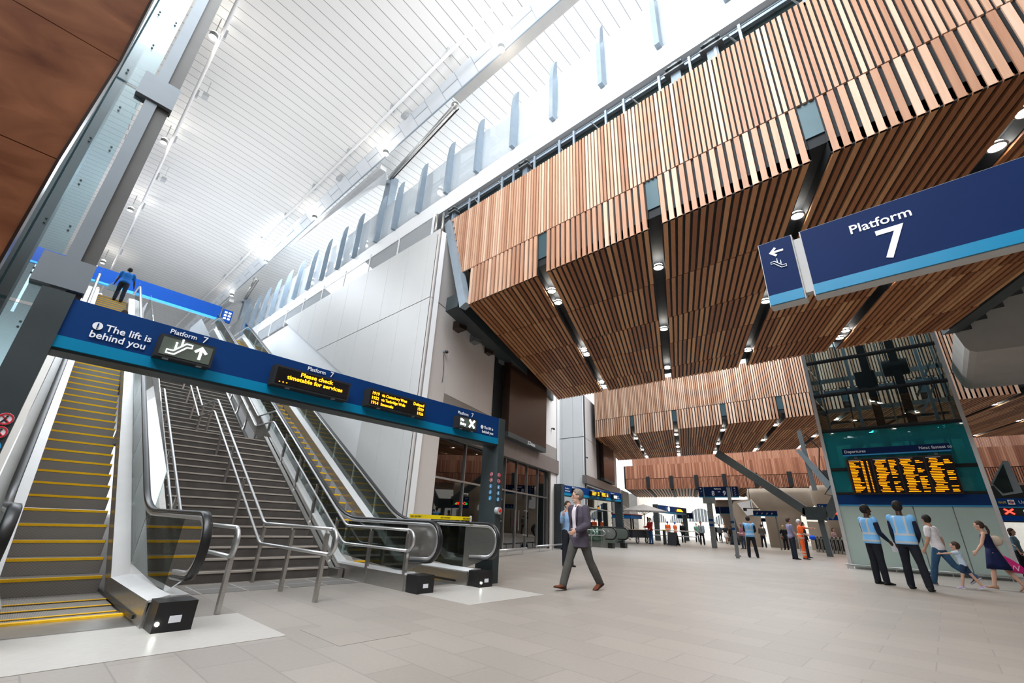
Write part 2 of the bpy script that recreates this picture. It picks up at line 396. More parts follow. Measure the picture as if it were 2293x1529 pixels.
def pipe(x, z, y0, label):
    r = thing('canopy_pipe', label, 'pipe', (x, y0, z), group='white pipes along the canopy')
    MB().cyl((x, y0, z), (x, 60, z), .055, 10).build('pipe_run', M_WHITE, r, smooth=True)
    for k in range(10):
        y = y0+2+k*3.465
        if y < 45: MB().box(x-.05, x+.13, y-.05, y+.05, z+.03, z+.42).build('bracket', mat('light_grey_steel', (.5, .52, .54), .4, .3), r)
pipe(.12, 16.0, 2, 'thin white pipe on brackets beside the glass lift shaft')
pipe(5.6, 16.0, 0, 'thin white pipe on brackets near the white box beam')
lampproto = None
for i, (x, y) in enumerate([(-.05, 14.4), (-.1, 21.3), (-.2, 28.5), (-.4, 37), (6.6, 7.3), (6.6, 14.3), (6.6, 21.2), (6.6, 28.1), (6.75, 35.1)]):
    side = 'left' if x < 1 else 'right'
    k = (i if i < 4 else i-4)
    lab = '%s canopy spotlight shining upward, %s along the %s row' % ('small white', ('nearest', 'second', 'third', 'fourth', 'farthest')[k], 'lift shaft' if x < 1 else 'box beam')
    if lampproto is None:
        lampproto = thing('canopy_spotlight', lab, 'spotlight', (x, y, 15.8), group='canopy spotlights')
        MB().cyl((x, y, 15.78), (x, y, 15.95), .13, 14).build('lamp_housing', M_GREYP, lampproto)
        MB().ball((x, y, 15.98), .11, .11, .06).build('lamp_lens', M_LAMP, lampproto, smooth=True)
        MB().cyl((x, y+.1, 15.9), (x, y+.1, 16.87), .015, 6).build('stem', M_GREYP, lampproto)
    else: copy_tree(lampproto, (x, y, 15.8), lab)
    l = bpy.data.lights.new('spot', 'POINT'); l.energy = 26; l.shadow_soft_size = .12; l.color = (1, .9, .78)
    o = bpy.data.objects.new('spot_glow', l); COL.objects.link(o); o.location = (x, y, 15.72)
for x, y in ((.45, 17.5), (.45, 24.5), (6.1, 12.2), (6.1, 17.6)):
    tag(MB().box(x-.1, x+.1, y-.13, y+.13, 15.95, 16.1).box(x-.01, x+.01, y-.01, y+.01, 16.1, 16.8 if x < 1 else 16.2).build('speaker_box', mat('light_grey_steel', (0, 0, 0))), 'small grey box hung under the white canopy, %s one by the %s pipe' % ('nearer' if y < 18 and not (x > 1 and y > 15) else 'farther', 'left' if x < 1 else 'right'), 'speaker', 'grey boxes under the canopy')

# platform level parapet above the timber: upstand, glass screen, fins
struct(MB().box(8.0, 8.3, -14, 70, 12.1, 12.86).build('wall_upper', M_WHITE))
struct(MB().box(8.3, 19, -14, 70, 13.1, 13.25).build('floor_upper', M_WHITE))
struct(MB().box(8.12, 8.15, -14, 70, 12.86, 15.0).build('window_1', M_GLASSF))
fy = [-.9, .84, 2.56, 4.28, 6.05, 7.76, 9.54, 11.27, 13.1, 14.87, 16.35, 18.4, 20.1, 21.9, 23.6, 25.4, 27.2, 29, 30.8, 32.6, 34.4]
mb = MB(); y = fy[0]
mb.prism([(7.82, y, 12.84), (8.06, y, 12.84), (8.06, y, 15.62), (7.96, y, 15.5), (7.87, y, 15.2), (7.82, y, 14.6)], (0, .14, 0))
fin = mb.build('glass_screen_fin', mat('slate_blue_steel', (.24, .30, .36), .4, .2))
ORD = ['first', 'second', 'third', 'fourth', 'fifth', 'sixth', 'seventh', 'eighth', 'ninth', 'tenth', 'eleventh', 'twelfth', 'thirteenth', 'fourteenth', 'fifteenth', 'sixteenth', 'seventeenth', 'eighteenth', 'nineteenth', 'twentieth', 'twenty first']
tag(fin, 'upright slate grey fin on the white platform parapet, first from the right', 'fin', 'fins along the glass platform screen')
fz = fin.location.copy()
for kf, y in enumerate(fy[1:]):
    c = fin.copy(); COL.objects.link(c); c['label'] = 'upright slate grey fin on the white platform parapet, %s from the right' % ORD[kf+1]; c.location = (fz.x, fz.y+(y-fy[0]), fz.z)
# dark services void between parapet and timber
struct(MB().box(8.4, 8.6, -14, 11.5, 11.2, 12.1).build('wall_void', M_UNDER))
r = thing('steel_rail_frame', 'dark steel rail with hangers in the gap above the timber front', 'frame', (8.2, 0, 11.7))
MB().box(8.12, 8.2, -10, 11.6, 11.86, 11.94).box(8.16, 8.2, -10, 11.6, 12.02, 12.06).build('top_rail', M_BLUEG, r)
MB().box(8.3, 8.34, -10, 11.6, 11.6, 11.63).box(8.3, 8.34, -10, 11.6, 11.5, 11.53).build('cable_tray', M_GREYP, r)
for i in range(22):
    y = 11-i*.8+random.uniform(-.3, .3)
    MB().box(8.05, 8.1, y, y+.06, 11.3, 11.98).build('hanger', M_BLUEG, r)
for i in range(14):
    y = 11.1-i*1.25
    MB().beam((8.1, y, 11.95), (8.35, y-.3, 11.4), .03, .03).build('diagonal_stay', M_GREYP, r)
for y, s in ((10.9, 1), (7.35, 1), (2.35, 1.25), (1.45, 1.3), (-4, 1.2)):
    r = thing('steel_hanger_bracket', 'bolted grey steel bracket carrying the timber front, %s' % {10.9: 'at its left end', 7.35: 'second from its left end', 2.35: 'left one of the close pair', 1.45: 'right one of the close pair', -4: 'far right'}[y], 'bracket', (8.1, y, 11.2), group='brackets above the timber front')
    MB().box(8.07, 8.25, y-.1*s, y+.1*s, 11.1, 11.75).build('post_plate', mat('galvanised_steel', (.20, .25, .30), .4, .3), r)
    MB().box(7.96, 8.2, y-.2*s, y+.2*s, 11.75, 11.8).box(7.96, 8.2, y-.17*s, y+.17*s, 11.9, 11.95).box(8.02, 8.1, y-.05, y+.05, 11.8, 12.05).build('flange', M_GREYP, r)
    for q in (-1, 1):
        MB().cyl((7.9, y+q*.13*s, 11.85), (8.1, y+q*.13*s, 11.85), .04, 8).build('bolt', M_DKSTEEL, r)

# ------------------------------------------------------------------ timber boxes
def slatbay(mb, p0, p1, d, n, wr, th, off=(0, 0, 0)):
    """n slats between p0 and p1 (positions), each running along vector d; th = thickness vector"""
    p0 = Vector(p0); p1 = Vector(p1); st = (p1-p0)/n; d = Vector(d); th = Vector(th); off = Vector(off)
    for i in range(n):
        a = p0+st*(i+(1-wr)/2)+off; b = a+st*wr
        mb.hexa([a, b, b+d, a+d, a+th, b+th, b+d+th, a+d+th], 0, random.random())
def timber_box(X0, X1, Yl, Yr, gaps, z0, z1, z2, sl, label, endline=None, gw=.3, pitch=.165, up=.104, seams=(.22, .43, .62, .85), wf=None, ws=None, lights=(), recess=True):
    wf = wf or W_FASC; ws = ws or W_SOFF
    root = thing('timber_ceiling_box', label, 'ceiling cladding', (X0, (Yl+Yr)/2, z0), group='slatted timber ceiling boxes')
    L = X1-X0; dy = L*sl
    eps = []
    # dark body (sits behind the slats)
    MB().hexa([(X0+.09, Yr, z0+.32), (X1, Yr+dy, z0+.32), (X1, Yl+dy, z0+.32), (X0+.09, Yl, z0+.32), (X0+.09, Yr, z2), (X1, Yr+dy, z2), (X1, Yl+dy, z2), (X0+.09, Yl, z2)]).build('box_body', M_BLACKM, root)
    edges = [Yl]+[v for g in gaps for v in (g+gw/2, g-gw/2)]+[Yr]
    for i in range(0, len(edges), 2):
        a, b = edges[i], edges[i+1]
        n = max(2, round((a-b)/pitch))
        MB().box(X0+.05, X0+.09, a, b, z0+.02, z1).build('backing_panel', M_BLACKM, root)
        MB().hexa([(X0+.05, b, z0+.05), (X1, b+dy, z0+.05), (X1, a+dy, z0+.05), (X0+.05, a, z0+.05), (X0+.05, b, z0+.3), (X1, b+dy, z0+.3), (X1, a+dy, z0+.3), (X0+.05, a, z0+.3)]).build('bay_body', M_BLACKM, root)
        mb = MB()
        slatbay(mb, (X0, a, z0), (X0, b, z0), (0, 0, z1-z0-.03), n, .62, (.05, 0, 0))
        mb.build('lower_front_slats', wf, root, attr=True)
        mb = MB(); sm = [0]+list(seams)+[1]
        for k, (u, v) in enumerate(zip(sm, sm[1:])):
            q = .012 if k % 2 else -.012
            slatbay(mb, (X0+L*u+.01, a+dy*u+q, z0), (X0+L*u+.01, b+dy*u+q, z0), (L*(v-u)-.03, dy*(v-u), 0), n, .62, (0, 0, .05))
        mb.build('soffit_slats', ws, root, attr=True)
    if recess:
        for g in gaps:
            MB().box(X0+.055, X0+.085, g+gw/2, g-gw/2, z0+.55, z1).build('recess_plate', mat('dark_teal_plate', (.045, .085, .10), .4, .2), root)
    mb = MB(); n = round((Yl+ (1.6 if endline else 0) - Yr)/up)
    MB().box(X0+.05, X0+.09, Yl, Yr, z1, z2).build('upper_backing', M_BLACKM, root)
    for i in range(n):
        y = Yr+i*up; zb = z1
        if endline:
            (ya, za), (yb, zb_), (yc, zc) = endline
            if y > yc: break
            if y > yb: zb = max(z1, zb_+(y-yb)/(yc-yb)*(zc-zb_))
            elif y > Yl: zb = z1
        mb.box(X0, X0+.05, y+up*.18, y+up*.82, zb, z2, 0, random.random())
    mb.build('upper_front_slats', wf, root, attr=True)
    return root
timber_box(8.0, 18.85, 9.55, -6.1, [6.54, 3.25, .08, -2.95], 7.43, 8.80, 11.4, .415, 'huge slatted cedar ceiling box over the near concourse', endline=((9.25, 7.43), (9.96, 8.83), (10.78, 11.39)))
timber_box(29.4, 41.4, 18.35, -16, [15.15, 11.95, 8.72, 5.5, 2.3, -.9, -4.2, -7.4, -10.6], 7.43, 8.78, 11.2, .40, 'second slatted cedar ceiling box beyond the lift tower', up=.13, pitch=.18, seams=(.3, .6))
r3 = thing('timber_ceiling_box', 'third low reddish cedar ceiling box over the far concourse', 'ceiling cladding', (50, 12, 5.3), group='slatted timber ceiling boxes')
mb = MB(); mb2 = MB(); mb3 = MB()
for i in range(330):
    y = -14+i*.13
    if y > 27: break
    mb.box(50, 50.06, y, y+.122, 6.5, 8.0, 0, random.random())
    mb2.box(50, 50.06, y, y+.09, 5.3, 6.45, 0, random.random())
mb.build('upper_front_boards', W_RED, r3, attr=True); mb2.build('lower_front_slats', W_RED, r3, attr=True)
MB().hexa([(50.06, -14, 5.4), (64, -8.4, 5.4), (64, 33, 5.4), (50.06, 27.3, 5.4), (50.06, -14, 8), (64, -8.4, 8), (64, 33, 8), (50.06, 27.3, 8)]).build('box_body', M_BLACKM, r3)
for i in range(110):
    y = -13.6+i*.37
    if y > 27: break
    mb3.hexa([(50.1, y, 5.32), (64, y+5.6, 5.32), (64, y+5.8, 5.32), (50.1, y+.2, 5.32), (50.1, y, 5.38), (64, y+5.6, 5.38), (64, y+5.8, 5.38), (50.1, y+.2, 5.38)], 0, random.random())
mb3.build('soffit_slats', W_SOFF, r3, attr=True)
mb = MB()
for i in range(340):
    y = -13.9+i*.14
    if y > 27: break
    mb.box(52, 52.06, y, y+.132, 8.02, 9.1, 0, .4+.6*random.random())  # board tones skewed pale to carry the light on this band
tag(mb.build('timber_fascia', W_RED, attr=True), 'reddish cedar band with its lit tone painted in standing above the third ceiling box', 'fascia')
for i, g in enumerate((24.2, 21.4, 18.6, 15.7, 12.7, 9.7, 6.8)):
    tag(MB().prism([(49.94, g-.2, 5.35), (49.94, g+.2, 5.35), (49.94, g+.2, 6.7), (49.94, g-.2, 6.7)], (.05, 0, 0)).beam((50.5, g+.2, 5.25), (62, g+4.8, 5.25), .3, .1).build('lighting_slot', M_BLACKM), 'black lighting slot in the third ceiling box, %s from the left' % ORD[i], 'slot', 'lighting slots of the third ceiling box')

# recessed downlights
dl = None
def downlight(x, y, z, lab, grp, e=18, s=1.):
    global dl
    if dl is None:
        dl = thing('downlight', lab, 'downlight', (x, y, z), group=grp)
        MB().tube([(x+.13*math.cos(a), y+.13*math.sin(a), z) for a in [2*PI*i/20 for i in range(20)]], .02, 6, closed=True).build('rim', M_GREYP, dl, smooth=True)
        MB().cyl((x, y, z-.01), (x, y, z+.06), .11, 16).build('lens', M_LAMP, dl)
        o = dl
    else:
        o = copy_tree(dl, (x, y, z), lab); o['group'] = grp
    o.scale = (s, s, s)
    l = bpy.data.lights.new('downlight_beam', 'SPOT'); l.energy = e*4; l.spot_size = 2.2; l.spot_blend = .6; l.shadow_soft_size = .1; l.color = (1, .9, .78)
    q = bpy.data.objects.new('downlight_beam', l); COL.objects.link(q); q.location = (x, y, z-.06)
G1 = 'downlights of the near ceiling box'
rows = {6.54: [9.05, 9.75, 13.6, 14.1, 17.65, 18.3], 3.25: [9.77, 13.56, 17.44], .08: [9.68, 13.47, 17.26], -2.95: [9.07, 9.75, 14.05, 17.25, 17.85]}
nm = {6.54: 'leftmost', 3.25: 'second', .08: 'third', -2.95: 'rightmost'}
orn = ['nearest', 'second nearest', 'third nearest', 'fourth nearest', 'fifth nearest', 'farthest']
for g, xs in rows.items():
    for k, x in enumerate(xs):
        downlight(x, g+.415*(x-8), 7.5, 'round downlight in the %s slot of the near timber ceiling, %s' % (nm[g], orn[k]), G1)
k = 0
for j, g in enumerate([15.15, 11.95, 8.72, 5.5, 2.3, -.9, -4.2, -7.4]):
    for x in (31.65, 36.7, 40.7):
        downlight(x, g+.4*(x-29.4), 7.5, 'round downlight in the second timber ceiling, slot %s from the left, %s' % (('first', 'second', 'third', 'fourth', 'fifth', 'sixth', 'seventh', 'eighth')[j], {31.65: 'near end', 36.7: 'middle', 40.7: 'far end'}[x]), 'downlights of the second ceiling box', 25, 1.15)

# dark steel edge beam and brackets along the left side of the near box
r = thing('steel_edge_beam', 'black steel edge beam beside the left edge of the near timber ceiling', 'beam', (12, 11.6, 7.4))
MB().hexa([(7.9, 9.9, 7.45), (18.9, 14.4, 7.45), (18.9, 14.9, 7.45), (7.9, 10.5, 7.45), (7.9, 9.9, 7.95), (18.9, 14.4, 7.95), (18.9, 14.9, 7.95), (7.9, 10.5, 7.95)]).build('beam_web', M_DKSTEEL, r)
MB().beam((8.0, 9.62, 7.4), (8.02, 11.0, 11.3), .25, .3).build('end_post', M_BLUEG, r)
for i in range(9):
    x = 8.8+i*1.15; y = 10.45+(x-7.9)*.41
    MB().box(x, x+.35, y, y+.5, 7.3, 7.6).build('cleat', (M_SCRB, M_GREYP)[i % 2], r)

# ------------------------------------------------------------------ pier walls beside the escalators
def pier(X, Y, s, Lc, A, top, zj, label, far):
    """corner at (X,Y); long face back along +y (A long), front face along (1,s) for Lc"""
    # back mass
    mb = MB().prism([(X+.12, Y+.1, 0), (X+Lc, Y+s*Lc+.12, 0), (X+Lc, Y+A, 0), (X+.12, Y+A, 0)], (0, 0, top))
    return mb
def facequad(mb, X, Y, s, u0, u1, z0, z1, t=.06, m=0, out=0.):
    q = math.hypot(1, s); nx, ny = s/q, -1/q
    a = (X+u0+nx*out, Y+s*u0+ny*out); b = (X+u1+nx*out, Y+s*u1+ny*out)
    mb.hexa([(a[0], a[1], z0), (b[0], b[1], z0), (b[0]-nx*t, b[1]-ny*t, z0), (a[0]-nx*t, a[1]-ny*t, z0), (a[0], a[1], z1), (b[0], b[1], z1), (b[0]-nx*t, b[1]-ny*t, z1), (a[0]-nx*t, a[1]-ny*t, z1)], m)
X, Y, s = 7.45, 10.72, .33
# long face towards the escalators
mb = MB(); g = .014
def shape(y0, y1, lo, hi):
    ys = [y0, y1]; return [(X, y0, lo(y0)), (X, y1, lo(y1)), (X, y1, hi(y1)), (X, y0, hi(y0))]
lowd = lambda y: 5.02+(y-13.92)*.56
def clip(poly):            # keep what lies above the sloping lower edge
    out = []
    for (y0, z0), (y1, z1) in zip(poly, poly[1:]+poly[:1]):
        d0, d1 = z0-lowd(y0), z1-lowd(y1)
        if d0 >= 0: out.append((y0, z0))
        if d0*d1 < 0:
            t = d0/(d0-d1); out.append((y0+(y1-y0)*t, z0+(z1-z0)*t))
    return out
ys = [10.74, 11.3, 12.6, 13.92]+[13.92+1.62*i for i in range(1, 8)]
for a, b in zip(ys, ys[1:]):
    for z0, z1 in ((0, 7.9), (7.93, 10.9)):
        bb = min(b, 24.3)
        q = [(a+g/2, z0), (bb-g/2, z0), (bb-g/2, z1 if z1 < 8 else 10.62+.02*(bb-11)), (a+g/2, z1 if z1 < 8 else 10.62+.02*(a-11))]
        if b > 14: q = clip(q)
        if len(q) > 2: mb.prism([(X, y, z) for y, z in q], (.05, 0, 0))
struct(mb.build('wall_right', M_CLAD))
struct(MB().prism([(X+.05, 10.74, 0), (X+.05, 13.92, 0), (X+.05, 13.92, 5.0), (X+.05, 24.35, 10.84), (X+.05, 10.74, 10.6)], (.05, 0, 0)).build('wall_right', mat('joint_mid_grey', (.2, .205, .215), .7)))
struct(MB().box(X+.1, X+.3, 10.74, 60, 0, 10.58).build('wall_right', M_WHITE))
# corner strip and front face
mb = MB()
for u0, u1 in ((0, 1.24), (1.24, 3.1), (3.1, 4.9), (4.9, 6.7), (6.7, 8.5), (8.5, 10.3), (10.3, 12.3)):
    z0 = 0 if u1 <= 1.25 else 4.95
    facequad(mb, X, Y, s, u0+.008, u1-.008, z0, 7.84 if u0 < 9 else 8.4)
    facequad(mb, X, Y, s, u0+.008, u1-.008, 7.88, 10.5 if u0 < 1 else 10.1)
facequad(mb, X, Y, s, 11.35, 12.3, 0, 3.7)
struct(mb.build('wall_front', M_CLADW))
mb = MB(); facequad(mb, X, Y, s, .02, 12.25, 5, 10.4, .03, out=-.065); facequad(mb, X, Y, s, .02, 1.2, 0, 5, .03, out=-.065)
struct(mb.build('wall_front', M_LINE))
struct(MB().prism([(X+.4, Y+.6, 5), (X+12.0, Y+4.4, 5), (X+12.0, Y+8, 5), (X+.4, Y+8, 5)], (0, 0, 5.4)).build('wall_front', M_BLACKM))
struct(MB().box(19.66, 19.9, 14.72, 24, 0, 10.2).build('wall_end', M_CLAD))
mb = MB(); facequad(mb, X, Y, s, 1.25, 12.3, 3.6, 4.3, .25, out=.1)
struct(mb.build('trim_2', mat('dark_taupe_fascia', (.17, .15, .14), .35, .2)))
mb = MB(); facequad(mb, X, Y, s, 1.25, 12.3, 4.32, 4.94, .1, out=.0)
struct(mb.build('trim_3', mat('taupe_panel', (.27, .245, .225), .4, .1)))
# black recess and brown poster screen
mb = MB(); facequad(mb, X, Y, s, 4.55, 5.3, 4.36, 9.5, .04, out=.05); struct(mb.build('trim_4', M_BLACKM))
r = thing('advertising_screen', 'large dark brown advertising screen hung on the pale pier wall', 'screen', (14.5, 12.9, 4.3), math.atan(s))
mb = MB(); facequad(mb, X, Y, s, 5.25, 9.5, 4.5, 8.2, .3, out=.42); mb.build('screen_panel', M_SCRB, r)
mb = MB(); facequad(mb, X, Y, s, 5.25, 9.5, 4.3, 4.5, .3, out=.42); mb.build('lower_frame', M_DKSTEEL, r)
# (maker's name under the screen)
FS = Matrix.Translation((X, Y, 0)) @ Matrix.Rotation(math.atan(s), 4, 'Z')
setfr(FS); text('JCDecaux', .22, (7.6, -.44, 4.33), 'B', M_TXT, r, 'maker_lettering', bold=.003); setfr(FW)
def wall_camera(face_fr, x, y, z, lab):
    setfr(face_fr)
    r = thing('wall_camera', lab, 'camera', (x, y, z), group='small dark wall cameras')
    MB().cyl((x, y, z), (x, y-.1, z), .045, 10).build('bracket', M_GREYP, r); MB().ball((x, y-.14, z-.03), .055, .06, .055).build('camera_dome', M_BLACK, r, smooth=True)
    setfr(FW)
wall_camera(FS, 1.0, 0, 6.3, 'small black camera high on the warm lit pier face beside the corner')
setfr(FS); tag(MB().tube([(1.0+.12*math.sin(t*2.2), -.012, 6.2-.9*t+.05*math.sin(t*5)) for t in [i/14 for i in range(15)]], .009, 5).build('loose_cable', M_BLACK), 'thin loose black cable dangling on the pier wall', 'cable'); setfr(FW)
wall_camera(FS, 12.0, 0, 5.9, 'small black camera near the end of the pier wall right of the brown screen')

# glazed shop front under the pier
r = thing('glass_shopfront', 'dark glazed shopfront with double doors under the pier wall', 'shopfront', (13, 12.6, 0), math.atan(s))
setfr(FS)
W = 12.3*math.hypot(1, s)
x0, x1 = 1.32, 11.9
for i, (a, b) in enumerate(((1.32, 3.3), (3.3, 5.1), (5.1, 6.7), (6.7, 7.9), (7.9, 9.1), (9.1, 10.5), (10.5, 11.9))):
    MB().box(a+.012, b-.012, .2, .22, 2.36, 3.62).build('upper_pane', M_GLASSD, r)
    MB().box(a+.012, b-.012, .2, .22, .05, 2.30).build('door_pane' if i in (3, 4) else 'lower_pane', M_GLASSD, r)
    MB().box(b-.02, b+.02, .14, .2, .05, 3.6).build('steel_fin', M_STEEL, r)
MB().box(x0, x1, .15, .2, 2.30, 2.36).box(x0, x1, .15, .24, 0, .05).build('transom', M_STEEL, r)
for a in (7.7, 8.1): MB().cyl((a, .1, .8), (a, .1, 1.6), .02, 8).build('door_handle', M_STEEL, r)
for k, (z, a) in enumerate(((1.15, 3.6), (1.95, 3.6), (1.15, 6.4), (1.95, 6.4), (.6, 9.1), (1.6, 9.1))):
    MB().cyl((a, .13, z), (a, .2, z), .04, 10).build('patch_fitting', M_STEEL, r)
struct(MB().box(3.4, 12.2, 5.5, 5.6, 0, 4.4).build('wall_shop', mat('shop_dark_wall', (.05, .05, .05), .6)))
struct(MB().prism([(1.5, .4, 3.9), (12.2, .4, 3.9), (12.2, 5.6, 3.9), (3.4, 5.6, 3.9)], (0, 0, .05)).build('ceiling_shop', mat('shop_ceiling', (.07, .035, .02), .6)))
r = thing('shop_counter', 'long counter seen dimly behind the shopfront glass', 'counter', (5, 3.5, 0))
MB().box(2, 7.5, 3.2, 3.8, 0, 1.05).build('counter_base', mat('shop_counter', (.10, .13, .13), .5), r); MB().box(1.9, 7.6, 3.1, 3.9, 1.05, 1.1).build('counter_top', M_GREYP, r)
for i, (a, m) in enumerate(((2.2, M_GREEN), (2.5, M_GREEN), (2.75, M_RED), (2.95, M_RED), (3.15, M_RED), (3.5, M_GREEN))):
    tag(MB().box(a, a+.05, 3.0, 3.02, 1.32, 1.42).build('signal_light', m), 'tiny %s light glowing behind the shopfront glass, %s in the row' % ('green' if m is M_GREEN else 'red', ORD[i]), 'light', 'tiny lights inside the shop')
for kk, (a, b) in enumerate(((2.6, 1.2), (3.1, 1.2), (5.4, 1.6), (6.0, 1.6), (9, 1.4), (3.2, 3.6))):
    tag(MB().cyl((a, b, 3.86), (a, b, 3.9), .06, 12).build('shop_downlight', M_LAMP), 'small round downlight in the dark shop ceiling, number %s' % ('one far left', 'two beside it', 'three near the middle', 'four right of the middle', 'five far right', 'six deeper inside')[kk], 'downlight', 'downlights inside the shop')
# protective floor rail outside
r = thing('guard_rail', 'low steel guard rail in front of the shopfront', 'rail', (5, -.7, 0))
MB().cyl((3.6, -.75, .2), (7.0, -.75, .2), .035, 10).build('rail_tube', M_RAIL, r, smooth=True)
for a in (3.9, 5.2, 6.6): MB().cyl((a, -.75, 0), (a, -.75, .2), .02, 8).build('stub_post', M_RAIL, r)
r = thing('guard_rail', 'low steel guard rail near the far end of the shopfront', 'rail', (9, -.7, 0))
MB().cyl((8.4, -.6, .22), (12.6, -.6, .22), .035, 10).build('rail_tube', M_RAIL, r, smooth=True)
for a in (8.9, 10.5, 12.1): MB().cyl((a, -.6, 0), (a, -.6, .22), .02, 8).build('stub_post', M_RAIL, r)
setfr(FW)

# glass balustrade on top of the pier wall
r = thing('wall_top_balustrade', 'pale blue glass balustrade along the top of the white wall', 'balustrade', (7.5, 18, 10.6))
for i in range(9):
    a = 11.3+i*2.2
    MB().box(7.5, 7.52, a+.03, a+2.17, 10.7, 11.45).build('glass_panel', M_GLASSF, r)
    MB().box(7.48, 7.54, a-.03, a+.03, 10.6, 11.65).build('post', M_WHITE, r)
MB().box(7.49, 7.53, 11.3, 31, 11.45, 11.5).build('top_rail', M_WHITE, r)
for x, y in ((7.55, 11.15), (7.65, 10.9)):
    tag(MB().cyl((x, y, 10.5), (x, y, 11.5), .05, 12).build('steel_bollard', M_STEEL, smooth=True), 'short shiny steel tube standing on the pier corner, %s one' % ('left' if y > 11 else 'right'), 'tube', 'steel tubes on the pier corner')

# ---- second pier, further away
X2, Y2 = 27.15, 17.95
FS2 = Matrix.Translation((X2, Y2, 0)) @ Matrix.Rotation(math.atan(.33), 4, 'Z')
mb = MB()
for a, b in ((0, .9), (.9, 1.9), (1.9, 3.2), (3.2, 4.6), (4.6, 12)):
    mb.box(X2, X2+.1, Y2+a+.012, Y2+b-.012, 0, 7.1); mb.box(X2, X2+.1, Y2+a+.012, Y2+b-.012, 7.15, 10.4)
struct(mb.build('wall_right_far', M_WHITE))
struct(MB().box(X2+.1, X2+.3, Y2, Y2+12, 0, 10.3).build('wall_right_far', M_LINE))
mb = MB()
for a, b in ((0, 2.0), (2.0, 4.0), (4, 7.6), (7.6, 11)):
    facequad(mb, X2, Y2, .33, a+.01, b-.01, 4.3 if a > 0 else 4.3, 7.1); facequad(mb, X2, Y2, .33, a+.01, b-.01, 7.14, 10.4)
facequad(mb, X2, Y2, .33, 0, .75, 0, 3.9); facequad(mb, X2, Y2, .33, 10, 11, 0, 3.7)
struct(mb.build('wall_front_far', M_CLADW))
setfr(FS2)
struct(MB().box(.3, 11.6, .1, .6, 4.3, 10).build('wall_front_far', M_LINE))
struct(MB().box(-.1, 11.6, -.25, .1, 3.85, 4.4).build('trim_5', mat('dark_taupe_fascia', (0, 0, 0))))
struct(MB().box(3.9, 4.9, -.05, .1, 4.4, 9).build('trim_6', M_BLACKM))
r = thing('advertising_screen', 'dark brown advertising screen on the farther pier wall', 'screen', (7, -.3, 4.6))
MB().box(4.85, 8.9, -.35, -.05, 4.7, 8).build('screen_panel', M_SCRB, r); MB().box(4.85, 8.9, -.35, -.05, 4.5, 4.7).build('lower_frame', M_DKSTEEL, r)
r = thing('glass_shopfront', 'glazed shopfront under the farther pier wall', 'shopfront', (5, .2, 0))
for a in range(5): MB().box(.9+a*1.85, 2.7+a*1.85, .2, .22, .05, 3.8).build('pane', M_GLASSD, r)
MB().box(.8, 10, .15, .2, 2.3, 2.36).build('transom', M_STEEL, r)
struct(MB().box(.8, 10, 4.0, 4.1, 0, 4).build('wall_shop_far', mat('shop_warm_wall', (.45, .42, .35), .6)))
wall_camera(FS2, .5, 0, 5.7, 'tiny black camera on the farther pier wall')
setfr(FW)
struct(MB().box(37.6, 38.0, 21.5, 30, 0, 7.2).build('wall_end_far', M_CLAD))
# third pier block and far structures behind
for x, y, h, l in ((49, 27.5, 5.3, 6), (47, 30, 7, 2), (66, 34, 6, 5)):
    struct(MB().prism([(x, y, 0), (x+l, y+l*.33, 0), (x+l, y+l*.33+6, 0), (x, y+6, 0)], (0, 0, h)).build('wall_distant', M_CONC))

# end wall with arched windows
ang = math.radians(0)
r = thing('arcade_wall', 'white far end wall with arched fanlight windows', 'wall', (86, 30, 0))
r['kind'] = 'structure'
mb = MB(); 
MB().box(86, 86.4, -10, 70, 0, 7.5).build('wall_surface', mat('cream_stone', (.78, .74, .66), .7, var=.06), r)  # pale cream tone of the stone
for yc, rad, zc in ((31.9, 2.3, 2.6), (36.2, 1.6, 2.3), (28.2, 1.6, 2.3), (24, 1.6, 2.3), (40, 1.6, 2.3)):
    mb = MB(); poly = [(85.9, yc+rad*math.cos(a), zc+rad*math.sin(a)) for a in [PI*i/16 for i in range(17)]]
    mb.prism(poly, (.05, 0, 0)); f = mb.build('arched_fanlight', mat('grey_window_glass', (.12, .14, .16), .15), r)
    mb = MB()
    for i in range(-3, 4): mb.box(85.84, 85.89, yc+i*rad/4-.04, yc+i*rad/4+.04, zc, zc+math.sqrt(max(0, 1-(i/4)**2))*rad)
    mb.tube([(85.86, yc+rad*math.cos(a), zc+rad*math.sin(a)) for a in [PI*i/16 for i in range(17)]], .1, 5)
    mb.build('glazing_bars', M_WHITE, f)
    MB().box(85.9, 85.96, yc-rad, yc+rad, 0, zc-.3).build('lit_opening', mat('bright_daylight_window', (1, .98, .92), .5, emit=1.6), r)
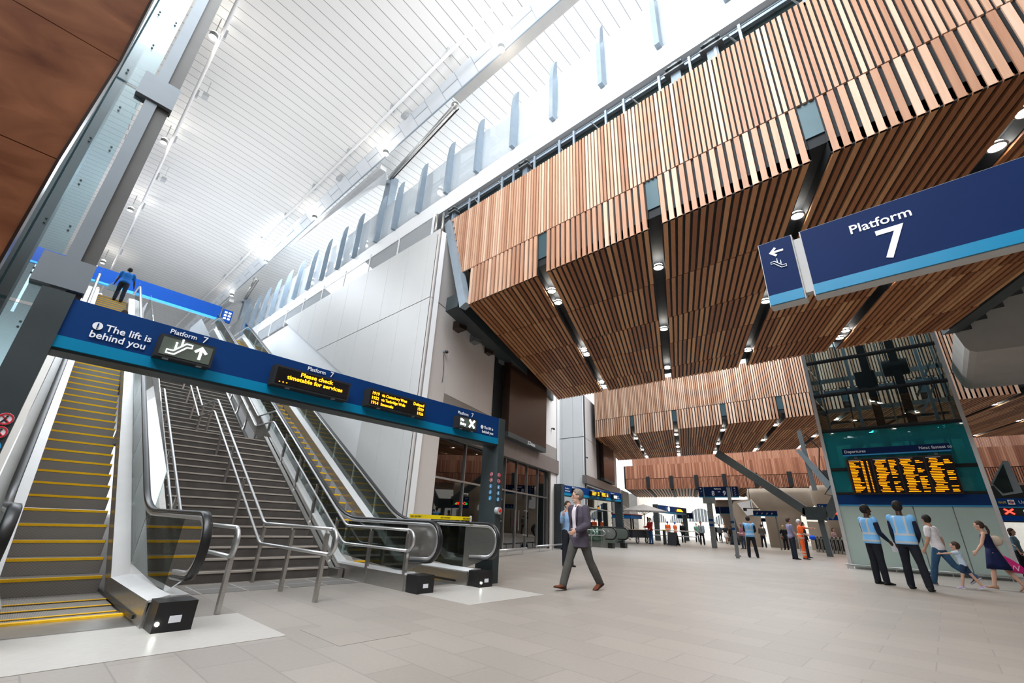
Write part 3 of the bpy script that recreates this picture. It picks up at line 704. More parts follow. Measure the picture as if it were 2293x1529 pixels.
# ------------------------------------------------------------------ lift tower with the departure board
setfr(FW)
LX, LY0, LY1, LD = 22.9, -1.5, 2.97, 3.4
r = thing('lift_tower', 'tall glass lift tower with teal panes and frosted base', 'lift tower', (LX+LD/2, (LY0+LY1)/2, 0))
zz = [2.72, 3.67, 5.26, 6.82, 8.36, 11.5]
for y, nm in ((LY0, 'corner_post'), (LY1, 'corner_post')):
    MB().box(LX-.05, LX+.12, y-.06, y+.06, 0, 11.5).build(nm, M_RAIL, r)
    MB().box(LX+LD-.1, LX+LD, y-.06, y+.06, 0, 11.5).build(nm, M_GREYP, r)
for i, (a, b) in enumerate(zip(zz, zz[1:])):
    m = M_TEAL if i < 2 else M_GLASSL
    zt = b-.06
    MB().box(LX, LX+.02, LY0+.06, LY1-.06, a+.06, zt).build('front_pane', m, r)
    MB().box(LX+.1, LX+LD-.1, LY0, LY0+.02, a+.06, zt).build('side_pane', m, r)
    MB().box(LX+.1, LX+LD-.1, LY1-.02, LY1, a+.06, zt).build('side_pane', m, r)
    MB().box(LX-.03, LX+.1, LY0+.06, LY1-.06, a-.06, a+.07).box(LX-.05, LX-.03, LY0+.06, LY1-.06, a-.005, a+.015).build('transom', M_BLACKM, r)
    MB().box(LX+LD-.1, LX+LD, LY0, LY1, a-.1, a+.1).build('rear_transom', M_GREYP, r)
for k, (a, b) in enumerate(((LY1-.06, .66), (.63, -.42), (-.45, LY0+.06))):
    MB().box(LX, LX+.03, b, a, .08, 2.28).build('frosted_pane', M_FROST, r)
MB().box(LX+.2, LX+.3, LY0+.1, LY1-.1, 0, 2.3).build('base_wall', M_WHITE, r)
MB().box(LX-.04, LX+.02, LY0+.06, LY1-.06, 2.32, 2.68).build('navy_band', M_NAVY, r)
MB().box(LX-.045, LX+.02, LY0+.06, LY1-.06, 2.27, 2.32).build('light_blue_stripe', M_LBLUE, r)
# machinery inside
MB().beam((LX+1, .9, 2.8), (LX+1, .9, 11), .28, .28).build('guide_rail', M_BLACKM, r)
MB().beam((LX+1, -.1, 2.8), (LX+1, -.1, 11), .22, .3).build('guide_rail', M_BLACKM, r)
MB().beam((LX+2.2, 1.6, 2.8), (LX+2.2, 1.6, 11), .12, .12).build('guide_rail', M_BLUEG, r)
MB().beam((LX+2.2, -.9, 2.8), (LX+2.2, -.9, 11), .12, .12).build('guide_rail', M_BLUEG, r)
MB().beam((LX+1.9, .4, 2.8), (LX+1.9, .4, 11), .06, .06).build('guide_rail', M_RAIL, r)
MB().box(LX+.9, LX+1.6, .65, 1.35, 7.2, 7.9).build('pulley_block', M_BLACKM, r)
MB().cyl((LX+1.2, -.5, 7.95), (LX+1.2, .35, 7.95), .35, 18).build('pulley_wheel', M_BLACKM, r)
MB().box(LX+2.3, LX+2.4, LY0+.2, LY1-.2, 7.4, 7.6).build('cross_beam', M_BLUEG, r)
MB().box(LX+2.3, LX+2.4, LY0+.2, LY1-.2, 6.0, 6.1).build('cross_beam', M_DKSTEEL, r)
for a in (1.9, .2, -1.0): MB().tube([(LX+1.5, a, 11), (LX+1.5, a-.1, 7), (LX+1.5, a+.05, 3)], .025, 6).build('cable', M_BLACK, r)
MB().beam((LX+2.5, -.4, 6.0), (LX+2.5, -1.2, 7.4), .08, .08).build('brace', M_BLUEG, r)
MB().beam((LX+2.5, -1.3, 8.4), (LX+2.5, -.5, 6.9), .08, .08).build('brace', M_GREYP, r)
r = thing('tower_guard_rail', 'thin steel guard rail along the foot of the lift tower', 'rail', (LX-.15, .7, 0))
MB().tube([(LX-.05, LY1+.15, .12), (LX-.15, LY1+.15, .14), (LX-.15, LY0-1.5, .14)], .022, 8).build('rail_tube', M_RAIL, r, smooth=True)
for y in (3.05, 1.6, .1, -1.3): MB().cyl((LX-.15, y, 0), (LX-.15, y, .14), .018, 8).build('stub_post', M_RAIL, r)
# departure board
r = thing('departure_board', 'amber departure board of four screens on the lift tower', 'display board', (LX-.3, .7, 2.7))
MB().box(LX-.36, LX-.06, -.84, 2.3, 2.68, 4.03).build('housing', M_SCRB, r)
MB().box(LX-.33, LX-.06, -.88, 2.34, 4.2, 4.44).build('header_panel', M_NAVYD, r)
MB().box(LX-.335, LX-.06, -.88, 2.34, 4.15, 4.2).build('header_stripe', M_LBLUE, r)
MB().box(LX-.2, LX-.1, -.5, -.4, 4.0, 4.2).box(LX-.2, LX-.1, 1.9, 2.0, 4.0, 4.2).build('bracket', M_GREYP, r)
text('Departures', .15, (LX-.34, 2.27, 4.27), 'A', M_TXT, r, bold=.001)
text('Next fastest to', .15, (LX-.34, -.02, 4.27), 'A', M_TXT, r, bold=.001)
for c in range(4):
    y0 = 2.24-c*.775
    MB().box(LX-.37, LX-.36, y0-.745, y0, 2.72, 4.0).build('screen', M_SCREEN, r)
    mb = MB()
    for k in range(21):
        z = 3.9-k*.057
        if c == 0:
            for a, b in ((.04, .04+random.choice((.16, .2, .24, .3, .34))), (.42, .50), (.60, .64)):
                mb.box(LX-.375, LX-.37, y0-a, y0-b, z, z+.024)
        else:
            a = .04+random.uniform(0, .1)
            mb.box(LX-.375, LX-.37, y0-a, y0-a-random.uniform(.2, .36), z, z+.024)
            if random.random() > .35: mb.box(LX-.375, LX-.37, y0-.5, y0-.5-random.uniform(.1, .22), z, z+.024)
    mb.build('amber_text_rows', M_LED, r)
    mb = MB(); mb.box(LX-.375, LX-.37, y0-.04, y0-.45, 3.955, 3.97).build('white_heading', M_TXT, r)

# ------------------------------------------------------------------ hanging "Platform 7" sign, concrete pier head
r = thing('platform_sign', 'large navy Platform 7 sign with a cyan stripe overhead at right', 'sign', (6, -.45, 3.85))
MB().box(6.0, 6.16, -1.72, .5, 4.02, 4.82).build('navy_face', M_NAVYD, r)
MB().box(5.995, 6.16, -1.72, .5, 3.88, 4.02).build('cyan_stripe', M_CYAN, r)
MB().box(6.012, 6.18, -1.73, .515, 3.87, 4.83).build('rear_casing', mat('pale_grey_casing', (.42, .41, .40), .5), r)
text('Platform', .17, (5.995, -.28, 4.55), 'A', M_TXT, r, bold=.002, align='CENTER')
text('7', .56, (5.995, -.33, 4.10), 'A', M_TXT, r, bold=.005, align='CENTER')
r = thing('direction_sign', 'narrow navy sign with a left arrow and escalator symbol', 'sign', (6, .8, 3.88))
MB().box(6.0, 6.16, .615, 1.0, 4.02, 4.82).build('navy_face', M_NAVYD, r)
MB().box(5.995, 6.16, .615, 1.0, 3.88, 4.02).build('cyan_stripe', M_CYAN, r)
MB().box(6.012, 6.18, .6, 1.01, 3.87, 4.83).build('rear_casing', mat('pale_grey_casing', (0, 0, 0)), r)
mb = MB(); plate(mb, 'A', (5.996, .81, 4.64), arrow_poly(.085, PI/2)); mb.build('arrow', M_TXT, r)
mb = MB(); esc_icon(mb, 'A', (5.994, .81, 4.46), .085, -1); mb.build('escalator_symbol', M_TXT, r)
MB().box(6.03, 6.13, .5, .64, 3.95, 4.75).build('link_panel', mat('pale_grey_casing', (0, 0, 0)), r)
r = thing('sign_end_post', 'pale grey upright carrying the large overhead sign at the right edge', 'post', (6.1, -1.9, 0))
MB().box(6.04, 6.2, -2.0, -1.72, 0, 5.2).build('post_body', mat('pale_grey_casing', (0, 0, 0)), r)
# concrete pier head with rounded end
prof = [(-2.55, 7.6), (-2.05, 7.35), (-1.87, 7.2), (-1.87, 6.98), (-2.0, 6.8), (-2.3, 6.72), (-5, 6.6), (-8, 6.9), (-8, 8.8), (-3.2, 8.8)]
prof = [(-1.75, 7.55), (-1.87, 6.95), (-1.95, 6.8), (-2.1, 6.72), (-3.4, 6.68), (-9, 7.0), (-9, 10.2), (-4.2, 10.2)]
tag(MB().prism([(19.4, y, z) for y, z in prof], (5, 0, 0)).build('concrete_beam', M_CONC), 'smooth pale concrete pier head hanging at the right edge', 'concrete beam')
r = thing('serrated_edge_beam', 'black serrated steel edge beside the right side of the near timber ceiling', 'beam', (13, -5, 7.4))
MB().hexa([(8.1, -6.45, 7.4), (19.2, -1.86, 7.4), (19.2, -1.46, 7.4), (8.1, -6.1, 7.4), (8.1, -6.45, 7.8), (19.2, -1.86, 7.8), (19.2, -1.46, 7.8), (8.1, -6.1, 7.8)]).build('edge_plate', M_DKSTEEL, r)
for i in range(14):
    x = 9+i*.75; y = -6.45+(x-8.1)*.4135
    MB().prism([(x, y, 7.42), (x+.4, y-.12, 7.42), (x+.45, y+.18, 7.42)], (0, 0, .3)).build('tooth', M_BLACKM, r)

# diagonal steel struts of the far roof
def steel_v(pts, lab, w=.45, h=.5):
    r = thing('steel_strut', lab, 'strut', pts[0])
    for a, b in pts[1:]: MB().beam(a, b, w, h).build('strut_arm', mat('slate_grey_steel', (.085, .10, .105), .45, .2), r)
    return r
r = steel_v([(34, 5.2, 0), ((34, 10.9, 6.35), (34, 6.0, 2.45)), ((34, 6.25, 2.45), (34, 5.0, 2.2)), ((34, 5.0, 2.2), (34, 3.6, 4.4)), ((34, 3.6, 4.4), (34, 2.2, 7.3))], 'big slate grey diagonal strut with a bolted knee joint left of the lift tower')
MB().box(33.72, 33.76, 5.0, 6.1, 2.0, 2.75).build('knee_plate', M_DKSTEEL, r)
MB().beam((34, 5.4, 2.3), (34, 5.3, 0), .28, .3).build('strut_leg', mat('slate_grey_steel', (0, 0, 0)), r)
# grey maintenance panels seen edge on
tag(MB().prism([(27, 4.75, 5.2), (27, 4.55, 5.2), (27, 3.0, 2.75), (27, 3.0, 2.4), (27, 3.35, 2.45)], (.12, 0, 0)).build('folded_panel', mat('light_blue_grey_steel', (.30, .35, .38), .35, .3)), 'folded blue grey metal panel left of the lift tower', 'panel')
tag(MB().beam((27.2, 4.3, 3.2), (27.2, 4.45, 6.2), .14, .2).build('steel_hanger', M_GREYP), 'grey upright hanger with cables left of the lift tower', 'hanger')
tag(MB().tube([(27, 4.2, 6), (27, 3.7, 5.2), (27, 3.9, 4.2), (27, 3.5, 3.5), (27, 3.9, 3.0), (27, 3.4, 2.9)], .03, 6).build('hanging_cable', M_BLACK), 'loose black cable looping beside the lift tower', 'cable')
r = thing('display_housing', 'big open grey display housing hanging right of the lift tower', 'housing', (24.6, -2.1, 2.7))
MB().prism([(24.5, -1.72, 3.2), (24.5, -1.9, 2.75), (24.5, -2.42, 2.85), (24.5, -2.36, 3.95), (24.5, -2.22, 3.97)], (.1, 0, 0)).build('side_frame', mat('light_blue_grey_steel', (0, 0, 0)), r)
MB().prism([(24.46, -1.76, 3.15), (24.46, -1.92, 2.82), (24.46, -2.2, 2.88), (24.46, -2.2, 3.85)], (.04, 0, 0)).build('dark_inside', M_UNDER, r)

# ------------------------------------------------------------------ piers, gates, gateline signs
def pierhead(x, y, w0, w1, h, lab):
    R = []
    for z, w, d in ((0, w0, .9), (h*.6, w0*1.05, 1), (h*.72, w1*.8, 1.3), (h*.8, w1, 1.6), (h*1.02, w1*1.02, 1.7), (h*1.12, w1*.97, 1.7)):
        R.append([(x+d*.5*math.copysign(abs(math.cos(a))**.6, math.cos(a)), y+w*.5*math.copysign(abs(math.sin(a))**.6, math.sin(a)), z) for a in [2*PI*i/20 for i in range(20)]])
    tag(MB().rings(R).build('concrete_pier', M_CONCW, smooth=True), lab, 'column')
pierhead(47.5, 10.4, 2.7, 5.2, 4.4, 'flared beige concrete pier behind the diagonal strut')
pierhead(44, 5.6, 1.9, 3.4, 4.3, 'beige concrete pier farther right beside the ticket gates')
pierhead(64, 19.4, 3.0, 4.6, 4.4, 'pale flared concrete pier left of the diagonal strut, farther back')
tag(MB().box(46.4, 47.2, 3.8, 8.4, 0, 2.2).build('gate_kiosk', M_CONCW), 'low beige gate office wall behind the ticket gates', 'kiosk')
gp = None
for i in range(9):
    t = i/8; x, y = 41.3-2.0*t, 7.15-2.1*t
    if gp is None:
        gp = thing('ticket_gate', 'steel ticket gate with a striped end, left end of the gate row', 'ticket gate', (x, y, 0), group='ticket gates left of the lift tower'); gx = (x, y)
        MB().box(x, x+1.6, y-.09, y+.09, 0, .98).build('gate_body', M_STEEL, gp)
        MB().box(x-.02, x+.1, y-.11, y+.11, .98, 1.06).box(x-.02, x, y-.05, y+.05, .2, .9).build('reader', M_BLACKM, gp)
        MB().box(x-.03, x-.02, y-.1, y+.02, 1.0, 1.05).build('white_stripe', M_WHITE, gp)
    else: copy_tree(gp, (x, y, 0), 'steel ticket gate with a striped end, %s from the left of the row' % ('second', 'third', 'fourth', 'fifth', 'sixth', 'seventh', 'eighth', 'ninth')[i-1])
tag(MB().tube([(41.0, 8.2, 0), (41.0, 8.2, 1.2), (41.2, 7.4, 1.2), (41.2, 7.4, .9)], .035, 8).build('gate_rail', M_RAIL, smooth=True), 'steel tube rail at the left end of the gate row', 'rail')
def gateline(x, ya, yb, z, lab, sigs, right):
    r = thing('gateline_sign', lab, 'sign', (x, (ya+yb)/2, z))
    MB().box(x, x+.2, yb, ya, z+.55, z+.95).build('navy_header', M_NAVY, r)
    MB().box(x-.01, x+.2, yb, ya, z+.5, z+.55).build('light_blue_stripe', M_LBLUE, r)
    MB().box(x, x+.2, yb, ya, z+.12, z+.5).build('signal_strip', M_BLACKM, r)
    MB().box(x-.01, x+.2, yb, ya, z-.12, z+.12).build('blue_fascia', M_BLUE, r)
    for y, c in sigs:
        mb = MB()
        if c == 'x':
            mb.beam((x-.02, y-.16, z+.2), (x-.02, y+.16, z+.44), .03, .07); mb.beam((x-.02, y+.16, z+.2), (x-.02, y-.16, z+.44), .03, .07)
        else: plate(mb, 'A', (x-.02, y, z+.32), arrow_poly(.15, PI*.75))
        mb.build('signal_cross' if c == 'x' else 'signal_arrow', M_RED if c == 'x' else M_GREEN, r)
    return r
r = gateline(34, -1.9, -6.5, 2.3, 'underground gateline sign with a red cross and green arrow, right of the lift tower', [(-2.65, 'x'), (-3.25, 'g'), (-4.2, 'g')], 1)
text('Way out', .2, (33.98, -1.95, 3.0), 'A', mat('yellow_lettering', (.8, .6, .05)), r, 'yellow_lettering'); text('Underground', .2, (33.98, -3.08, 3.0), 'A', M_TXT, r)
mb = MB(); mb.box(33.97, 34, -2.95, -2.72, 2.95, 3.17).build('roundel_plate', M_TXT, r)
mb = MB(); mb.tube([(33.965, -2.835+.07*math.cos(a), 3.06+.07*math.sin(a)) for a in [2*PI*i/16 for i in range(16)]], .014, 5, closed=True).build('roundel_ring', mat('roundel_red', (.6, .02, .03)), r)
mb = MB(); mb.box(33.95, 33.965, -2.93, -2.74, 3.045, 3.075).build('roundel_bar', M_NAVY, r)
r = gateline(40, 6.4, 4.6, 2.3, 'small gateline sign with red and green signals left of the lift tower', [(6.15, 'g'), (5.85, 'x'), (5.6, 'x'), (5.35, 'x'), (5.1, 'g'), (4.85, 'g')], 0)
MB().box(40.05, 40.15, 6.3, 6.38, 0, 2.2).build('leg', M_GREYP, r); MB().box(40.05, 40.15, 4.7, 4.78, 0, 2.2).build('leg', M_GREYP, r)
text('7-8', .2, (39.98, 6.3, 3.0), 'A', M_TXT, r)
tag(MB().box(34.5, 35, -13.9, -1.6, 2.15, 3.9).build('gateline_bulkhead', M_BLACKM), 'dark bulkhead above the underground gates', 'bulkhead')

# ------------------------------------------------------------------ far signs
def far_sign(x, ya, yb, z0, z1, lab, txts, m=M_NAVYD, split=None):
    r = thing('platform_sign', lab, 'sign', (x, (ya+yb)/2, z0))
    MB().box(x, x+.12, yb, ya, z0+.05, z1).build('navy_face', m, r)
    MB().box(x-.01, x+.12, yb, ya, z0, z0+.06).build('light_blue_stripe', M_CYAN, r)
    if split:
        for s in split: MB().box(x-.012, x-.001, s-.03, s+.03, z0, z1).build('divider', M_GREYP, r)
    for t, sz, y, z, al in txts: text(t, sz, (x-.015, y, z), 'A', M_TXT, r, align=al, bold=.004)
    return r
r = far_sign(35.4, 13.1, 10.3, 3.42, 4.17, 'navy Platforms 8 and 9 sign in the middle distance', [('Platforms', .13, 11.7, 3.98, 'CENTER'), ('8', .46, 12.05, 3.56, 'CENTER'), ('and', .12, 11.62, 3.78, 'CENTER'), ('9', .46, 11.25, 3.56, 'CENTER')], split=(12.72, 10.72))
mb = MB(); plate(mb, 'A', (35.385, 12.92, 4.05), arrow_poly(.07, PI/2)); plate(mb, 'A', (35.385, 10.5, 4.05), arrow_poly(.07, PI/2)); mb.build('arrow', M_TXT, r)
mb = MB()
for z in (3.9, 3.75, 3.6): esc_icon(mb, 'A', (35.38, 10.5, z), .06)
esc_icon(mb, 'A', (35.38, 12.9, 3.85), .06); mb.build('symbols', M_TXT, r)
r = thing('sign_post', 'wide grey post under the Platforms 8 and 9 sign', 'post', (35.47, 12.5, 0))
MB().box(35.4, 35.6, 12.3, 12.62, 0, 3.0).build('post_body', M_GREYP, r); MB().box(35.35, 35.7, 12.05, 12.85, 3.0, 3.42).build('head_box', M_GREYP, r)
MB().box(35.38, 35.4, 12.3, 12.62, 1.45, 1.6).build('blue_band', M_NAVY, r); MB().box(35.38, 35.4, 12.3, 12.62, 1.78, 1.93).build('blue_band', M_NAVY, r)
r = thing('slim_post', 'slim grey post with blue bands right of the Platforms 8 and 9 sign', 'post', (23.65, 7.3, 0))
MB().box(23.6, 23.7, 7.24, 7.38, 0, 3.12).build('post_body', M_GREYP, r); MB().box(23.59, 23.6, 7.24, 7.38, 1.2, 1.3).build('blue_band', M_NAVY, r); MB().box(23.59, 23.6, 7.24, 7.38, 1.5, 1.6).build('blue_band', M_NAVY, r)
r = far_sign(55, 18.7, 15.0, 2.95, 3.7, 'navy Platform 10 sign far down the concourse', [('Platform', .12, 16.9, 3.5, 'CENTER'), ('10', .42, 16.9, 3.08, 'CENTER')], split=(18.2, 15.6))
MB().box(55.02, 55.12, 16.7, 16.9, 0, 2.95).build('post', M_GREYP, r)
r = far_sign(62, 26.2, 24.1, 2.5, 3.2, 'small navy sign reading 11 and 12 in the far distance', [('11  12', .4, 25.1, 2.7, 'CENTER')]); MB().box(62.02, 62.1, 25.1, 25.2, 0, 2.5).build('post', M_GREYP, r)
r = far_sign(62, 16.6, 15.2, 2.4, 2.8, 'tiny dark sign beside the slim post in the far distance', []); MB().box(62.02, 62.1, 15.8, 15.9, 0, 2.4).build('post', M_GREYP, r)
r = far_sign(40.5, 10.9, 9.2, 2.35, 2.75, 'small navy direction sign with symbols in front of the beige pier', []); mb = MB()
for i in range(4): esc_icon(mb, 'A', (40.48, 10.6-i*.35, 2.56), .07)
mb.build('symbols', M_TXT, r); MB().box(40.6, 40.66, 9.3, 9.4, 0, 2.4).build('post', M_GREYP, r)
tag(MB().box(36.2, 36.23, 9.8, 9.83, 2.7, 7.44).box(36, 36.5, 10.2, 10.3, 2.55, 2.75).box(36.2, 36.25, 9.3, 10.3, 2.7, 2.75).build('hanging_bracket', M_BLACKM), 'black hanging bracket under the far timber ceiling', 'bracket')
r = thing('mirror_screen', 'tilted glossy display screen on a concrete shroud left of the beige pier', 'screen', (45, 12.7, 2.7))
MB().prism([(45, 13.6, 3.7), (45, 13.9, 3.1), (45, 13.2, 0), (45, 11.9, 0), (45, 11.6, 3.0), (45, 12.2, 3.9)], (.5, 0, 0)).build('concrete_shroud', M_CONCW, r)
MB().prism([(44.9, 13.3, 3.55), (44.9, 12.6, 2.5), (44.9, 12.0, 2.6), (44.9, 12.1, 3.8)], (.06, 0, 0)).build('bright_screen', M_TXT, r)

# ------------------------------------------------------------------ stair-foot portal signs
def pictos(root, x, y, face, zs, sz, txt=True):
    for k, z in enumerate(zs):
        mb = MB(); p = (x, y, z)
        plate(mb, face, p, ring2(sz, 20)[:-1], .003)
        d = mb.build('pictogram_disc', M_TXT if k < 2 else M_LBLUE, root)
        mb = MB()
        if k < 2:
            q = [P3(face, p, sz*.85*math.cos(a), sz*.85*math.sin(a), .006) for a in [2*PI*i/18 for i in range(18)]]
            mb.tube(q, sz*.13, 5, closed=True); mb.tube([P3(face, p, -sz*.6, sz*.6, .006), P3(face, p, sz*.6, -sz*.6, .006)], sz*.1, 5); mb.build('red_ring', mat('pictogram_red', (.55, .02, .04)), d)
            mb = MB()
        mm = M_BLACKM if k < 2 else M_TXT
        mb.ball(P3(face, p, .1*sz, .45*sz, .006), sz*.15, sz*.15, sz*.15, 6, 5); mb.tube([P3(face, p, .05*sz, .25*sz, .006), P3(face, p, -.1*sz, -.15*sz, .006), P3(face, p, -.35*sz, -.6*sz, .006)], sz*.12, 5)
        mb.tube([P3(face, p, -.1*sz, -.15*sz, .006), P3(face, p, .35*sz, -.5*sz, .006)], sz*.1, 5); mb.build('figure_symbol', mm, d)
def portal(Y, xl, xr, zb, zt, lab, plat, near=True):
    r = thing('portal_sign', lab, 'sign gantry', ((xl+xr)/2, Y, 0))
    D = .32
    MB().box(xl+.22, xr-.02, Y, Y+D, zb+.16, zt).build('navy_face', M_NAVY, r)
    MB().box(xl+.22, xr-.02, Y-.006, Y+D, zb+.03, zb+.16).build('cyan_stripe', M_CYAN, r)
    MB().box(xl+.22, xr-.02, Y+.03, Y+D+.03, zb, zb+.03).build('underside', M_DKSTEEL, r)
    l = MB().box(xl-.05, xl+.22, Y-.03, Y+.45, 0, zt+.04).build('post', M_DKSTEEL, r)
    q = MB().box(xr-.02, xr+.16, Y-.03, Y+.45, 0, zt+.0).build('post', M_DKSTEEL, r)
    return r
setfr(FG)
r = portal(6.62, -.28, 6.96, 2.63, 3.23, 'near blue Platform 7 gantry sign above the escalators and stairs', '7')
Yf = 6.605
mb = MB(); plate(mb, 'B', (.215, Yf, 2.99), ring2(.045)[:-1]); mb.build('notice_disc', M_TXT, r)
mb = MB(); mb.box(.209, .221, Yf-.012, Yf-.004, 2.975, 3.02); mb.box(.209, .221, Yf-.012, Yf-.004, 2.955, 2.967); mb.build('exclamation_mark', M_NAVY, r)
text('The lift is', .115, (.285, Yf, 2.955), 'B', M_TXT, r, bold=.0015); text('behind you', .115, (.175, Yf, 2.85), 'B', M_TXT, r, bold=.0015)
text('Platform', .085, (.86, Yf, 3.135), 'B', M_TXT, r, bold=.001); text('7', .12, (1.215, Yf, 3.125), 'B', M_TXT, r, bold=.001)
text('Platform', .085, (2.62, Yf, 3.14), 'B', M_TXT, r, bold=.001); text('7', .12, (2.985, Yf, 3.13), 'B', M_TXT, r, bold=.001)
text('Platform', .085, (5.72, Yf, 3.09), 'B', M_TXT, r, bold=.001); text('7', .12, (6.09, Yf, 3.09), 'B', M_TXT, r, bold=.001)
mb = MB(); plate(mb, 'B', (6.42, Yf, 2.945), ring2(.04)[:-1]); mb.build('notice_disc', M_TXT, r)
text('The lift is', .085, (6.475, Yf, 2.92), 'B', M_TXT, r, bold=.001, sx=.9); text('behind you', .085, (6.43, Yf, 2.83), 'B', M_TXT, r, bold=.001, sx=.9)
def led(x0, x1, z0, z1, lab, name='led_display'):
    q = thing(name, lab, 'display', ((x0+x1)/2, Yf, z0))
    MB().box(x0, x1, Yf-.16, Yf+.01, z0, z1).build('housing', M_BLACKM, q)
    MB().box(x0+.03, x1-.03, Yf-.165, Yf-.155, z0+.03, z1-.03).build('screen', M_SCREEN if name == 'led_display' else mat('grey_green_screen', (.10, .12, .10), .2), q)
    for a in (.2, .8): MB().box(x0+(x1-x0)*a-.03, x0+(x1-x0)*a+.03, Yf-.14, Yf-.1, z0-.015, z0).build('clip', M_RAIL, q)
    return q
q = led(.77, 1.36, 2.78, 3.06, 'black lit sign box with an escalator symbol and up arrow on the near gantry', 'lit_sign_box')
mb = MB(); esc_icon(mb, 'B', (.985, Yf-.17, 2.945), .12); mb.build('escalator_symbol', M_LEDW, q)
mb = MB(); plate(mb, 'B', (1.21, Yf-.167, 2.93), arrow_poly(.085, 0)); mb.build('arrow', M_LEDW, q)
q = led(2.12, 3.28, 2.77, 3.06, 'wide amber display reading Please check timetable for services')
text('Please check', .085, (2.73, Yf-.168, 2.965), 'B', M_LEDY, q, align='CENTER', bold=.002, sx=1.15); text('timetable for services', .085, (2.73, Yf-.168, 2.885), 'B', M_LEDY, q, align='CENTER', bold=.002, sx=1.15); text('. . .', .085, (2.2, Yf-.168, 2.82), 'B', M_LEDY, q, bold=.003, sx=1.2)
q = led(3.62, 4.80, 2.79, 3.08, 'amber display with three train times, right of the wider display')
for k, (a, b, c) in enumerate((('1919', 'via Canterbury West', 'Delayed'), ('1922', 'via Tunbridge Wells', '1929'), ('1914', 'Sevenoaks', '1926'))):
    z = 2.985-k*.078
    text(a, .072, (3.67, Yf-.168, z), 'B', M_LEDY, q, bold=.0018); text(b, .068, (3.86, Yf-.168, z), 'B', M_LEDY, q, bold=.0015, sx=.88); text(c, .072, (4.75, Yf-.168, z), 'B', M_LEDY, q, bold=.0018, align='RIGHT')
q = led(5.62, 6.12, 2.78, 3.02, 'small lit No Entry sign box at the right end of the near gantry', 'lit_sign_box')
text('No', .07, (5.66, Yf-.168, 2.92), 'B', M_LEDW, q, bold=.002); text('Entry', .07, (5.66, Yf-.168, 2.845), 'B', M_LEDW, q, bold=.002)
mb = MB(); mb.beam((5.9, Yf-.17, 2.83), (6.04, Yf-.17, 2.98), .01, .035); mb.beam((6.04, Yf-.17, 2.83), (5.9, Yf-.17, 2.98), .01, .035); mb.build('cross_symbol', M_LEDW, q)
pictos(r, 7.0, 6.585, 'B', (2.02, 1.9, 1.78, 1.66, 1.54), .045)
setfr(FG); pictos(r, 6.935, 6.75, 'A', (2.04, 1.92, 1.8, 1.68, 1.56), .045)
pictos(r, -.13, 6.585, 'B', (1.85, 1.72, 1.58, 1.45), .06)
q = thing('emergency_stop', 'round grey emergency button with a red centre on the right gantry post', 'button', (7.0, 6.56, 1.3))
MB().cyl((6.98, 6.59, 1.32), (6.98, 6.5, 1.32), .07, 18).build('button_ring', mat('light_grey_steel', (0, 0, 0)), q, smooth=False); MB().cyl((6.98, 6.51, 1.32), (6.98, 6.47, 1.32), .03, 14).build('red_button', mat('button_red', (.6, .03, .02), .4), q)
setfr(FW)
r = portal(14.2, 19.35, 25.5, 2.5, 3.03, 'second blue gantry sign behind the walking man', '8')
Yq = 14.19
text('The lift is', .1, (19.65, Yq, 2.85), 'B', M_TXT, r); text('behind you', .1, (19.65, Yq, 2.73), 'B', M_TXT, r)
text('Platform 8', .11, (20.3, Yq, 2.93), 'B', M_TXT, r); text('Platform 8', .09, (22.1, Yq, 2.92), 'B', M_TXT, r); text('Platform 9', .09, (23.1, Yq, 2.92), 'B', M_TXT, r); text('Platform 9', .09, (24.3, Yq, 2.92), 'B', M_TXT, r)
Yf = Yq
for a, b, l in ((20.3, 21.0, 'left amber display on the second gantry, behind the walking man'), (21.95, 22.8, 'middle amber display on the second gantry'), (22.95, 23.75, 'right amber display on the second gantry')):
    q = led(a, b, 2.64, 2.9, l)
    mb = MB()
    for k in range(3): mb.box(a+.06, a+.06+(b-a)*random.uniform(.35, .5), Yf-.175, Yf-.166, 2.84-k*.07, 2.875-k*.07); mb.box(b-.22, b-.07, Yf-.175, Yf-.166, 2.84-k*.07, 2.875-k*.07)
    mb.build('amber_text_rows', M_LEDY, q)
q = led(24.3, 24.75, 2.62, 2.88, 'white lit sign box at the right end of the second gantry', 'lit_sign_box')
MB().box(24.36, 24.7, Yf-.175, Yf-.166, 2.68, 2.82).build('lit_panel', M_LEDW, q)
text('The lift is', .08, (24.95, Yq, 2.8), 'B', M_TXT, r, sx=.9); text('behind you', .08, (24.95, Yq, 2.7), 'B', M_TXT, r, sx=.9)
pictos(r, 25.6, 14.16, 'B', (1.9, 1.78, 1.66, 1.54, 1.42), .04)
r = portal(21.3, 45.6, 52.9, 2.65, 3.4, 'third small blue gantry sign far down the concourse', '10')
MB().ball((48.2, 21.2, 3.1), .2, .05, .25).build('white_symbol', M_LEDW, r); MB().prism([(50.2, 21.25, 2.95), (51.9, 21.25, 2.95), (51.4, 21.25, 3.2), (50.5, 21.25, 3.2)], (0, -.05, 0)).build('amber_display', M_LEDY, r)

